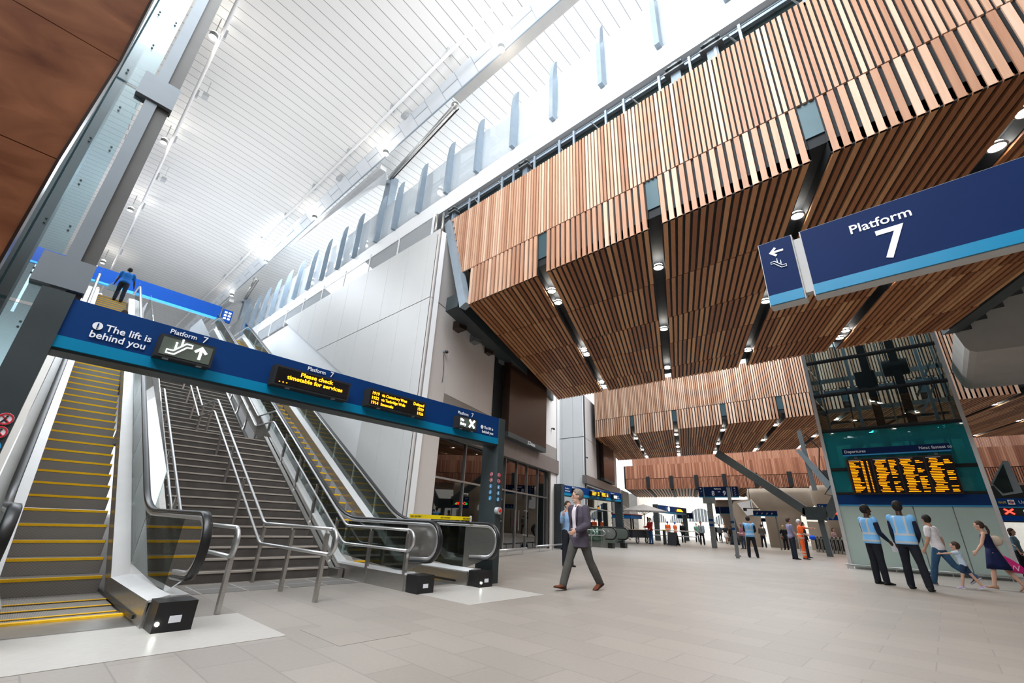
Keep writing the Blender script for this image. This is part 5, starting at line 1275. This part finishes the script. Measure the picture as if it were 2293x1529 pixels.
    def hand(mb, i):
        s0, el, wr, d = J['arm%d' % i]; sg = -1 if i == 0 else 1
        nrm = Vector((-sg, 0, 0)); nrm = (nrm-d*nrm.dot(d)).normalized(); wd = d.cross(nrm)*sg
        if wd.dot(fw) < 0: wd = -wd
        Mx = Matrix((wd, nrm, d)).transposed().to_4x4()
        mb.ball(wr+d*.05, .04, .018, .055, 10, 8, M=Mx); mb.tube([wr-d*.01, wr+d*.03], [.027, .03], 8)
        for q, (o, l) in enumerate(((-.03, .062), (-.01, .072), (.011, .078), (.031, .068))):
            b = wr+d*.088+wd*o; c1 = b+(d*.9+nrm*.25).normalized()*l*.5; c2 = c1+(d*.55+nrm*.8).normalized()*l*.5
            mb.tube([b-d*.02, b, c1, c2], [.0105, .0105, .0095, .0085], 7); mb.ball(c2, .0085)
        b = wr+d*.03+wd*.032; c1 = b+(wd*.6+d*.7+nrm*.35).normalized()*.04; c2 = c1+(wd*.1+d*.9+nrm*.4).normalized()*.03
        mb.tube([b-wd*.01, b, c1, c2], [.013, .013, .011, .0095], 7); mb.ball(c2, .0095)
    def emit_(mb, name, m, r=None, rm=True, it=3):
        mb.v = [tuple(T @ Vector(v)) for v in mb.v]
        o = mb.build(name, m, root, smooth=True, frame=FW)
        if rm: remesh(o, (r or vox)*1.0, it)
        return o
    # --- body
    mb = MB(); torso(mb, -.2, 1)
    for i in (0, 1): arm(mb, i); leg(mb, i); hand(mb, i)
    for i in (0, 1):
        an = J['leg%d' % i][2]; mb.ball(an+Vector((0, .05, -.045)), .04, .11, .035) if shoes is None else mb.ball(an+Vector((0, .01, -.035)), .03, .035, .035)
    mb.tube([nb-up*.04, nb+up*.02, hc-up*.05], [.062, .055, .055], 12)
    hs = child*1.07
    mb.ball(hc+up*.02*hs, .074*hs, .093*hs, .105*hs, 18, 14, M=HM); 
    hp_ = lambda x, y, z: hc+(HM @ Vector((x*hs, y*hs, z*hs)))
    mb.ball(hp_(0, .028, -.06), .05*hs, .055*hs, .055*hs, 12, 10, M=HM)
    mb.ball(hp_(0, .098, -.012), .013*hs, .022*hs, .022*hs, 8, 6, M=HM); mb.tube([hp_(0, .085, .03), hp_(0, .104, -.015)], [.008, .013], 8)
    mb.ball(hp_(0, .078, -.058), .024*hs, .014*hs, .010*hs, 8, 6, M=HM); mb.ball(hp_(0, .07, -.092), .024*hs, .02*hs, .018*hs, 8, 6, M=HM)
    mb.ball(hp_(0, .08, .035), .055*hs, .016*hs, .012*hs, 8, 6, M=HM)
    for sg in (-1, 1): mb.ball(hp_(sg*.076, -.005, -.005), .012*hs, .02*hs, .03*hs, 8, 6, M=HM)
    body = emit_(mb, 'body', S)
    if feat:
        mb = MB()
        for sg in (-1, 1): mb.ball(hp_(sg*.03, .084, .012), .012, .010, .007, 8, 6)
        emit_(mb, 'eyes', M_BLACK, rm=False)
        mb = MB()
        for sg in (-1, 1): mb.ball(hp_(sg*.032, .089, .032), .018, .007, .0045, 8, 6)
        mb.ball(hp_(0, .0905, -.058), .021, .005, .003, 8, 6)
        emit_(mb, 'brows_and_mouth', mat('brow_mouth_brown', (.20, .09, .07), .7), rm=False)  # plain brown for brows and mouth line
    # --- hair
    if helmet:
        mb = MB(); mb.ball(hp_(0, -.005, .055), .098, .112, .092, 16, 10, M=HM); mb.ball(hp_(0, .03, .045), .095, .13, .014, 14, 6, M=HM)
        emit_(mb, 'helmet', cloth(helmet, 'helmet'), rm=False)
    elif not bald:
        mb = MB(); mb.ball(hp_(0, -.012, .03), .083*hs, .1*hs, .106*hs, 22, 16, M=HM)
        keep = []
        for fidx in mb.f:
            c = Vector((0, 0, 0))
            for q in fidx: c += Vector(mb.v[q])
            c = HM.inverted() @ (c/len(fidx)-hc); x, y, z = c/hs
            if z > .095 or (y < .045 and z > .03) or (y < -.02 and z > -.055): keep.append(fidx)
        mb.f = keep; mb.m = [0]*len(keep); mb.r = [.5]*len(keep)
        o = emit_(mb, 'hair', mat('hair_'+hair, HAIRC[hair], .7, var=.3, scale=30, stretch=(1, 1, .2)), rm=False)
        sd = o.modifiers.new('thickness', 'SOLIDIFY'); sd.thickness = .012*k; sd.offset = 0
        if longhair:
            mb = MB(); a = hp_(0, -.095, .0)
            if longhair == 2: mb.tube([hp_(0, -.08, .03), hp_(0, -.13, -.01), hp_(.01, -.15, -.12), hp_(.03, -.13, -.27)], [.028, .034, .036, .012], 10)
            else:
                mb.ball(hp_(0, -.05, -.05), .082*hs, .06*hs, .11*hs, 14, 10, M=HM); mb.ball(hp_(0, -.055, -.1), .075*hs, .05*hs, .08*hs, 14, 10, M=HM)
            emit_(mb, 'long_hair', mat('hair_'+hair, (0, 0, 0)), r=.012)
    # --- clothing
    if pants:
        c, fr = pants; mb = MB(); torso(mb, -.11, .14, .012)
        for i in (0, 1): leg(mb, i, .017, fr)
        emit_(mb, 'trousers' if fr > .6 else 'shorts', cloth(c) if isinstance(c, tuple) else c)
    if skirt:
        c, ln, fl = skirt; mb = MB(); R = []
        kn = (J['leg0'][1]+J['leg1'][1])/2; low = hip.lerp(Vector((kn.x, kn.y, kn.z)), ln)
        for t in (0, .35, .7, 1):
            ce = (hip+up*.12).lerp(low, t); rx = .15+(.06+fl)*t; ry = .125+(.12+fl)*t
            R.append([ce+Vector((rx*math.cos(a)*(1+.03*math.cos(9*a)*t), ry*math.sin(a)*(1+.03*math.cos(9*a)*t), 0)) for a in [2*PI*j/36 for j in range(36)]])
        mb.rings(R); emit_(mb, 'skirt', cloth(c), rm=False)
    for tp in tops:
        nm, c, inf, t0, t1, fr, fl = tp
        mb = MB(); torso(mb, t0, t1, inf, fl)
        if t0 < -.13:      # long hem below the hips
            R = []
            for t in (.0, t0*.5, t0):
                ce = hip+up*t; rx = .165+inf+fl-.0*t; ry = .118+inf+fl
                R.append([ce+rt*rx*math.cos(a)+fw*ry*math.sin(a) for a in [2*PI*j/20 for j in range(20)]])
            mb.rings(R)
        if fr > 0:
            for i in (0, 1): arm(mb, i, inf*(.45 if 'vest' in nm else 1), fr)
        emit_(mb, nm, cloth(c) if isinstance(c, tuple) else c)
    if shoes is not None:
        for i in (0, 1):
            an = J['leg%d' % i][2]; p = D(feet[i]); A = Matrix.Translation(an) @ Matrix.Rotation(p, 4, 'X')
            mb = MB(); R = []
            for y, w, hh in ((-.075, .018, .05), (-.065, .034, .085), (-.01, .042, .095), (.05, .044, .075), (.11, .05, .05), (.16, .046, .042), (.195, .024, .034)):
                R.append([A @ Vector((w*math.cos(a), y, -.08+max(0, hh*.5+hh*.5*math.sin(a)*1.0))) for a in [2*PI*j/12 for j in range(12)]])
            mb.rings(R)
            o = emit_(mb, 'shoe', cloth(shoes, 'shoe'), rm=False)
            if sole:
                mb = MB(); R = []
                for y, w in ((-.08, .03), (-.03, .044), (.06, .046), (.13, .052), (.2, .03)):
                    R.append([A @ Vector((u*w, y, -.082+v)) for u, v in ((-1, 0), (1, 0), (1, .022), (-1, .022))])
                mb.rings(R); mb.v = [tuple(T @ Vector(v)) for v in mb.v]; mb.build('sole', cloth(sole, 'sole'), o, frame=FW)
    J['T'] = T; J['hc'] = hc; J['sh'] = sh; J['fw'] = fw; J['rt'] = rt; J['up'] = up; J['hip'] = hip
    return root, J
def wpt(J, p): return J['T'] @ Vector(p)
SHIRT = lambda c, fr=.25, inf=.014, t0=-.05: ('shirt', c, inf, t0, .56, fr, 0.)
JACKET = lambda c, inf=.026, t0=-.2: ('jacket', c, inf, t0, .56, .97, .008)
VEST = lambda: ('reflective_vest', vestmat(), .04, -.05, .55, 0.12, .0)

setfr(FW)
DARK = (.016, .018, .024)
# walking man with blazer
r, J = person('grey haired man in a purple grey blazer striding across the concourse', (7.72, 5.24, 0), (-.97, .16), 1.79, 'light', 'grey', legs=((-22, 12, 2), (24, 3, 2)), arms=((2, 9, 62, .45), (-12, 6, 18)), lean=1, turn=-38, nod=4, tops=(JACKET((.075, .062, .085), .024, -.17),), pants=((.075, .072, .065), 1.0), shoes=(.16, .05, .025), sole=(.05, .02, .012), vox=.009, feet=(-22, 10), feat=True)
mb = MB(); h = J['hip']
R = []
for t, w, yo in ((.0, .045, .138), (.12, .05, .132), (.25, .052, .130), (.38, .058, .142), (.46, .06, .128), (.53, .05, .098)):
    c = h+J['up']*t+J['fw']*(yo-.006)
    R.append([c+J['rt']*w*math.cos(a)+J['fw']*.012*math.sin(a) for a in [2*PI*i/12 for i in range(12)]])
mb.rings(R); mb.v = [tuple(J['T'] @ Vector(v)) for v in mb.v]
sf = mb.build('shirt_front', cloth((.62, .56, .60)), r, smooth=True, frame=FW)
mb = MB()
for sg in (-1, 1):
    pp = [h+J['up']*t+J['fw']*yo+J['rt']*sg*w for t, yo, w in ((.54, .075, .035), (.47, .125, .075), (.35, .145, .075), (.2, .138, .06))]
    mb.tube(pp, [.012, .022, .018, .008], 8)
mb.v = [tuple(J['T'] @ Vector(v)) for v in mb.v]; mb.build('lapel', cloth((.06, .05, .07)), r, smooth=True, frame=FW)
mb = MB()
for sg in (-1, 1): mb.tube([h+J['up']*.575+J['rt']*sg*.05-J['fw']*.01, h+J['up']*.56+J['rt']*sg*.035+J['fw']*.06, h+J['up']*.52+J['rt']*sg*.03+J['fw']*.1], [.014, .016, .008], 8)
mb.v = [tuple(J['T'] @ Vector(v)) for v in mb.v]; mb.build('collar', cloth((.66, .62, .66)), r, smooth=True, frame=FW)
person('person in a light blue shirt half hidden behind the walking man, one hand raised', (11.55, 8.25, 0), (-.3, -.9), 1.74, 'light', 'brown', tops=(SHIRT((.25, .40, .62), .9),), pants=(DARK, 1), arms=((5, 5, 10), (25, 22, 120)), vox=.014)

# group before the lift tower
r, J = person('dark haired staff man in a pale blue vest holding a paper, left of the pair', (16.3, 1.5, 0), (.6, -.55), 1.93, 'dark', 'black', tops=(SHIRT((.012, .018, .04), .97, .012), VEST()), pants=((.012, .014, .02), 1), arms=((8, 6, 10), (8, 6, 35)), turn=-20, vox=.012)
wr = J['arm1'][2]+J['arm1'][3]*.1
tag(MB().prism([tuple(wpt(J, wr+Vector(p))) for p in ((-.02, -.02, .05), (-.02, .12, .02), (-.02, .14, -.17), (-.02, -.01, -.16))], tuple((J['T'].to_3x3() @ Vector((.006, 0, 0))))).build('paper_sheet', M_TXT, frame=FW), 'white paper sheet in the hand of the left staff man', 'paper')
person('dark haired staff man in a pale blue vest seen from behind, legs apart', (15.6, .75, 0), (.95, -.2), 2.0, 'dark', 'black', tops=(SHIRT((.012, .018, .04), .97, .012), VEST()), pants=((.012, .014, .02), 1), legs=((10, 2, 6), (-8, 2, 10)), arms=((12, 8, 12), (10, 8, 30, .4)), turn=5, vox=.012)
person('man in a white t-shirt and blue jeans leading a child by the hand', (17.9, .22, 0), (.35, .93), 1.80, 'tan', 'black', tops=(SHIRT((.72, .70, .72), .3, .022),), pants=((.035, .09, .17), 1), legs=((20, 4, 2), (-26, 30, 2)), arms=((8, 5, 20), (-14, 16, 16)), lean=5, turn=-25, shoes=(.10, .09, .10), sole=(.5, .5, .55), feet=(5, -35), vox=.012)
r, J = person('small girl in a light blue top and denim shorts between the couple', (17.5, -.17, 0), (.1, .99), 1.07, 'light', 'brown', tops=(SHIRT((.50, .62, .74), .28, .022),), pants=((.02, .04, .09), .32), legs=((15, 2, 3), (-24, 6, 3)), arms=((78, 12, 5), (-20, 14, 10)), lean=4, shoes=(.45, .35, .60), sole=(.7, .7, .75), feet=(5, -22), vox=.010, child=1.45)
r, J = person('woman with a long ponytail in a sleeveless navy dress walking behind the girl', (18.3, -.85, 0), (.1, .99), 1.64, 'light', 'brown', tops=(('dress_top', (.008, .012, .05), .014, -.02, .535, 0, 0),), skirt=((.008, .013, .055), 1.0, .02), legs=((14, 3, 2), (-19, 14, 2)), arms=((20, 12, 18), (-26, 14, 12)), lean=7, longhair=2, shoes=(.40, .22, .15), feet=(4, -40), fem=True, vox=.011)
p = wpt(J, J['arm1'][2]+J['arm1'][3]*.08)
r = thing('shopping_bag', 'bright pink plastic carrier bag swinging from the woman in navy', 'bag', p)
mb = MB(); R = []
for t, wd_, th in ((0, .03, .02), (.08, .10, .04), (.22, .17, .08), (.36, .2, .09), (.40, .16, .05)):
    c = p+Vector((.0, -.5*t, -t*.95)); R.append([c+Vector((th*math.cos(a), wd_*math.sin(a), .02*math.sin(3*a))) for a in [2*PI*i/16 for i in range(16)]])
mb.rings(R); mb.build('bag_body', mat('pink_plastic', (.55, .01, .16), .35, bump=.5, scale=14), r, smooth=True, frame=FW)
text('W', .2, (p.x-.1, p.y-.05, p.z-.34), 'A', mat('pale_pink_print', (.8, .45, .6)), r, 'pale_print')
r = thing('shoulder_bag', 'cream shoulder bag under the arm of the woman in navy', 'bag', wpt(J, J['sh']))
c = wpt(J, J['hip']+Vector((.2, -.12, .33)))
MB().ball(c, .07, .15, .13, 14, 10).build('bag_body', mat('cream_leather', (.55, .45, .36), .5), r, smooth=True, frame=FW)
MB().tube([c+Vector((0, .1, .1)), wpt(J, J['arm1'][0]+Vector((0, 0, .06))), c+Vector((0, -.1, .1)), c+Vector((0, -.35, -.12))], .012, 6).build('strap', mat('cream_leather', (0, 0, 0)), r, frame=FW)

# group by the slim post
person('staff man in a pale blue vest standing right of the slim post, seen from behind', (25.45, 7.15, 0), (.97, .1), 1.83, 'light', 'dark', tops=(SHIRT(DARK, .95, .02), VEST()), pants=(DARK, 1), legs=((0, 0, 6), (0, 0, 8)), arms=((15, 8, 60, .6), (15, 8, 60, .6)), vox=.014)
person('woman in black behind the slim post', (25.6, 7.95, 0), (.3, -.9), 1.66, 'light', 'brown', tops=(SHIRT(DARK, .6),), skirt=(DARK, .9, .0), arms=((20, 5, 60), (20, 5, 60)), longhair=1, fem=True, vox=.016)
person('woman in a pink headscarf and top beyond the staff man in blue', (38, 11.2, 0), (-.8, .4), 1.7, 'tan', 'dark', tops=(SHIRT((.55, .25, .38), .95, .03),), pants=((.06, .09, .15), 1), helmet=(.5, .28, .38), fem=True, vox=.02)
r, J = person('man in orange hi-vis overalls pointing right with an outstretched arm', (28.0, 5.45, 0), (.3, -.95), 1.82, 'light', 'white', tops=(SHIRT((0, 0, 0), .4, .025)[:1]+(hivis(),)+SHIRT((0, 0, 0), .4, .025)[2:],), pants=(hivis(), 1), arms=((84, 5, 4), (10, 8, 60, .3)), vox=.013)
p = wpt(J, J['arm1'][2]+J['arm1'][3]*.12+Vector((.05, .05, -.05)))
tag(MB().ball(p, .16, .14, .11, 14, 10).ball(p-Vector((0, 0, .05)), .19, .17, .02, 14, 6).build('hard_hat', cloth((.01, .07, .5), 'helmet'), smooth=True, frame=FW), 'blue hard hat held by the pointing man in orange', 'hard hat')
person('man in a lilac shirt and dark trousers beside the pointing man', (27.1, 5.7, 0), (.55, -.8), 1.86, 'light', 'brown', tops=(SHIRT((.26, .24, .36), .35, .022),), pants=((.02, .025, .04), 1), arms=((8, 6, 30), (12, 8, 25)), lean=-2, vox=.013)
person('dark clothed person just behind the pointing man', (30, 5.7, 0), (.4, -.8), 1.75, 'light', 'dark', tops=(JACKET(DARK, .02, -.1),), pants=(DARK, 1), vox=.02)
r, J = person('blond woman in black holding a camera with a brown bag', (42.0, 9.3, 0), (.7, .5), 1.72, 'light', 'blond', tops=(JACKET(DARK, .03, -.15),), pants=(DARK, 1), arms=((30, 18, 130), (30, 18, 130)), longhair=1, fem=True, vox=.018)
tag(MB().ball(wpt(J, J['hip']+Vector((-.2, -.05, -.05))), .12, .12, .1).build('handbag', mat('brown_leather', (.16, .05, .03))), 'round brown handbag on the hip of the blond woman', 'bag')
person('man in grey seen from behind walking away near the beige pier', (44.5, 11.5, 0), (.95, .3), 1.8, 'light', 'dark', tops=(SHIRT((.09, .085, .08), .6, .024),), pants=(DARK, 1), legs=((10, 3, 3), (-8, 5, 3)), arms=((5, 8, 15), (5, 8, 15)), vox=.018)
person('man in a dark suit walking towards the camera in the middle distance', (43.2, 17.85, 0), (-.9, -.3), 1.76, 'tan', 'dark', tops=(JACKET((.015, .015, .018), .028, -.15),), pants=(DARK, 1), legs=((8, 2, 2), (-6, 4, 2)), vox=.018)
r, J = person('man in a light blue shirt and dark tie walking towards the camera', (40.5, 15.15, 0), (-.9, -.3), 1.80, 'tan', 'dark', tops=(SHIRT((.40, .52, .60), .95, .024),), pants=(DARK, 1), legs=((4, 2, 4), (-5, 4, 4)), vox=.018)
tag(MB().prism([tuple(wpt(J, J['hip']+Vector(p))) for p in ((-.02, .15, .1), (.02, .15, .1), (.025, .15, .45), (-.025, .15, .45))], tuple(J['T'].to_3x3() @ Vector((0, .012, 0)))).build('necktie', M_BLACKM, frame=FW), 'dark necktie on the light blue shirt', 'tie')
person('man in green half hidden behind the man with the tie', (49, 18.8, 0), (-.9, -.2), 1.76, 'light', 'dark', tops=(SHIRT((.10, .30, .22), .3, .022),), pants=(DARK, 1), vox=.022)
crowd = [((60, 20.8), (.02, .02, .022), 'man in a black jacket at the left of the distant crowd', 1.9, 'white'), ((57, 19.2), (.35, .45, .55), 'man in a pale blue shirt walking in the distant crowd', 1.85, 'dark'), ((50, 16.3), (.02, .022, .03), 'woman in black and a white skirt in the distant crowd', 1.78, 'brown'), ((58, 18.3), (.10, .09, .08), 'youth in dark grey beside the slim post in the distance', 1.7, 'brown')]
for i, ((x, y), c, l, hh, hr_) in enumerate(crowd):
    person(l, (x, y, 0), (-.8, -.4+.2*i), hh, 'light', hr_, tops=(SHIRT(c, .9 if i != 2 else .3, .026),), pants=(DARK, 1) if i != 2 else None, skirt=None if i != 2 else ((.6, .57, .55), .9, .02), legs=((14, 4, 2), (-16, 10, 2)), vox=.024)
for i, ((x, y), l) in enumerate((((45.5, 20.3), 'left worker in orange hi-vis and blue helmet near the third gantry'), ((50.0, 21.5), 'right worker in orange hi-vis and blue helmet near the third gantry'))):
    person(l, (x, y, 0), ((.9, .3), (-.3, -.8))[i], 1.8, 'light', 'dark', tops=(('hi_vis_top', hivis(), .028, -.05, .56, .5, 0),), pants=((.6, .6, .6) if i == 0 else hivis(), 1), helmet=(.01, .10, .5), vox=.02)
r, J = person('man in a red hooded top and jeans at the black food cart', (34.9, 17.0, 0), (-.9, .35), 1.84, 'light', 'dark', tops=(SHIRT((.42, .02, .02), .97, .034),), pants=((.03, .10, .25), 1), arms=((15, 8, 40), (15, 8, 70)), vox=.015)
person('person in black partly behind the second gantry post', (29.5, 16.5, 0), (.2, -.9), 1.7, 'light', 'dark', tops=(JACKET(DARK, .02, -.1),), pants=(DARK, 1), vox=.02)
person('bald man in black behind the ticket gates', (42.6, 5.2, 0), (-.9, .3), 1.78, 'light', 'white', bald=True, tops=(JACKET(DARK, .02, -.1),), pants=(DARK, 1), vox=.02)
person('dark haired woman in pink behind the ticket gates', (43.0, 6.2, 0), (-.5, -.8), 1.66, 'light', 'brown', tops=(SHIRT((.45, .3, .32), .9),), pants=(DARK, 1), longhair=1, fem=True, vox=.02)
person('woman in a grey blue top at the right edge beyond the lift tower', (27.0, -1.95, 0), (-.3, -.9), 1.66, 'light', 'brown', tops=(SHIRT((.12, .2, .25), .6, .02),), pants=(DARK, 1), longhair=1, fem=True, vox=.016)
person('person in brown and black at the far right edge beyond the lift tower', (26.6, -2.45, 0), (-.3, -.9), 1.86, 'dark', 'black', tops=(JACKET((.12, .06, .03), .03, -.15),), pants=(DARK, 1), vox=.016)

# on the left escalator and the platform above
setfr(FG)
def escz(y): return .02+.2*math.floor((y-8.22)/.346)
yb = 24.2
r, J = person('man in a bright blue polo shirt climbing near the top of the left escalator', (1.02, yb, escz(yb)), (.05, 1), 1.78, 'dark', 'black', tops=(SHIRT((.01, .12, .42), .3, .03),), pants=((.02, .025, .04), 1), legs=((40, 60, 2), (-5, 8, 2)), arms=((5, 14, 15), (25, 22, 20)), lean=14, vox=.016)
p = wpt(J, J['arm0'][2]+Vector((0, 0, -.2)))
tag(MB().box(p.x-.16, p.x+.12, p.y-.05, p.y+.05, p.z-.18, p.z+.08).tube([p+Vector((-.1, 0, .08)), p+Vector((-.06, 0, .18)), p+Vector((.04, 0, .18)), p+Vector((.07, 0, .08))], .012, 6).build('carrier_bag', mat('pale_blue_bag', (.35, .48, .58), .6), frame=FW), 'pale blue grey bag in the left hand of the man in blue', 'bag')
person('older man in a checked shirt at the very top of the left escalator', (.35, 28.3, 9.3), (0, 1), 1.75, 'light', 'white', bald=True, tops=(('shirt', checked(), .022, -.05, .56, .3, 0),), pants=((.3, .28, .25), 1), vox=.018)
yf = 17.1
person('barefoot looking woman on the left escalator hidden behind the gantry sign', (1.0, yf, escz(yf)), (.05, 1), 1.62, 'light', 'brown', tops=(SHIRT((.5, .3, .3), .3),), skirt=((.02, .02, .03), .6, 0), legs=((10, 5, 2), (-14, 20, 2)), shoes=None, fem=True, vox=.016)
setfr(FW)
person('dark haired person in white behind the glass screen, right of the fins', (10, 5.6, 15.95), (0, 1), 1.7, 'tan', 'dark', tops=(SHIRT((.8, .8, .82), .9),), pants=((.5, .5, .52), 1), vox=.025) if False else None
person('dark haired person in white behind the upper glass screen', (8.62, 4.85, 13.25), (1, .2), 1.7, 'tan', 'brown', tops=(SHIRT((.8, .8, .82), .9),), pants=((.6, .6, .6), 1), vox=.025)
person('person in grey behind the upper glass screen, farther along', (8.62, 12.75, 13.25), (0, 1), 1.7, 'tan', 'dark', tops=(SHIRT((.4, .42, .45), .9),), pants=((.6, .6, .6), 1), vox=.025)

# ------------------------------------------------------------------ food cart, parasol, A-board, clutter
r = thing('food_cart', 'black market cart with a blue canopy board and spoked wheels', 'cart', (33.4, 18.3, 0))
for x, y in ((32.6, 18.6), (32.6, 17.4), (35.2, 18.6), (35.2, 17.3)): MB().box(x, x+.08, y, y+.08, .4, 1.95).build('corner_post', M_BLACKM, r)
MB().box(32.5, 35.4, 17.3, 18.75, .42, .95).build('cart_body', mat('cart_black', (.02, .022, .03), .5), r)
MB().box(32.5, 35.4, 17.25, 18.8, .95, 1.0).build('counter_top', mat('counter_wood', (.45, .33, .22), .5), r)
MB().box(32.4, 34.2, 17.3, 18.9, 1.75, 2.0).build('blue_canopy_board', mat('cart_blue', (.01, .13, .38), .5), r); MB().box(32.35, 34.25, 17.25, 18.95, 2.0, 2.06).build('red_trim', mat('cart_red', (.3, .02, .02), .5), r)
for x, y in ((33.2, 17.28), (34.7, 17.28), (33.2, 18.7)):
    wq = MB().tube([(x+.22*math.cos(a), y, .26+.22*math.sin(a)) for a in [2*PI*i/18 for i in range(18)]], .04, 8, closed=True).build('wheel', M_BLACK, r, smooth=True)
    mb = MB()
    for i in range(5): mb.beam((x, y, .26), (x+.2*math.cos(i*1.257), y, .26+.2*math.sin(i*1.257)), .025, .03, up=(0, 1, 0))
    mb.build('spokes', M_RAIL, wq)
r = thing('parasol', 'large white parasol over the market cart', 'parasol', (36, 18.0, 0))
n = 8; P = [(36+2.0*math.cos(2*PI*i/n), 18+2.0*math.sin(2*PI*i/n), 2.42) for i in range(n)]
mb = MB(); a = mb.pts(P); t = mb.pts([(36, 18, 2.95)])
for i in range(n): mb.face([a+i, a+(i+1) % n, t])
o = mb.build('canopy', mat('white_canvas', (.82, .86, .92), .8), r); o.modifiers.new('thickness', 'SOLIDIFY').thickness = .03
MB().cyl((36, 18, 0), (36, 18, 2.95), .035, 10).build('pole', M_WHITE, r)
mb = MB()
for p in P: mb.beam((36, 18, 2.1), (36+(p[0]-36)*.5, 18+(p[1]-18)*.5, 2.65), .02, .02)
mb.build('ribs', M_GREYP, r)
r = thing('a_board', 'black chalk A-board standing on the floor near the cart', 'sign board', (34.1, 14.9, 0))
for s in (-1, 1):
    MB().hexa([(34.1+s*.28, 14.55, .03), (34.1+s*.31, 14.55, .03), (34.1+s*.31, 15.2, .03), (34.1+s*.28, 15.2, .03), (34.1+s*.02, 14.55, .92), (34.1+s*.05, 14.55, .92), (34.1+s*.05, 15.2, .92), (34.1+s*.02, 15.2, .92)]).build('board', mat('chalkboard', (.03, .035, .04), .6), r)
MB().box(33.78, 33.82, 14.52, 14.56, 0, .15).box(33.78, 33.82, 15.18, 15.22, 0, .15).box(34.38, 34.42, 14.52, 14.56, 0, .15).box(34.38, 34.42, 15.18, 15.22, 0, .15).build('foot', M_BLACKM, r)
r = thing('litter_stand', 'dark bin stand with a yellow top between cart and A-board', 'bin', (35.6, 16.1, 0))
MB().box(35.5, 35.7, 16.12, 16.3, 0, 1.0).build('bin_body', M_DKSTEEL, r); MB().ball((35.55, 16.2, 1.03), .12, .2, .05).build('yellow_top', mat('barrier_yellow', (0, 0, 0)), r)
tag(MB().tube([(39, 19.5, 0), (39, 19.5, 1.0), (39, 15.0, 1.0), (39, 14.8, .8), (39, 15.0, .6), (39, 19.5, .6)], .04, 8).build('queue_rail', M_RAIL, smooth=True), 'tubular steel rail behind the A-board', 'rail')
tag(MB().box(18.6, 19.1, 13.4, 13.7, 0, .1).box(18.65, 19.0, 13.42, 13.68, .1, .22).build('blue_bundle', mat('bundle_navy', (.01, .02, .08), .6)), 'small dark blue bundle on the floor beside the second gantry post', 'bundle')
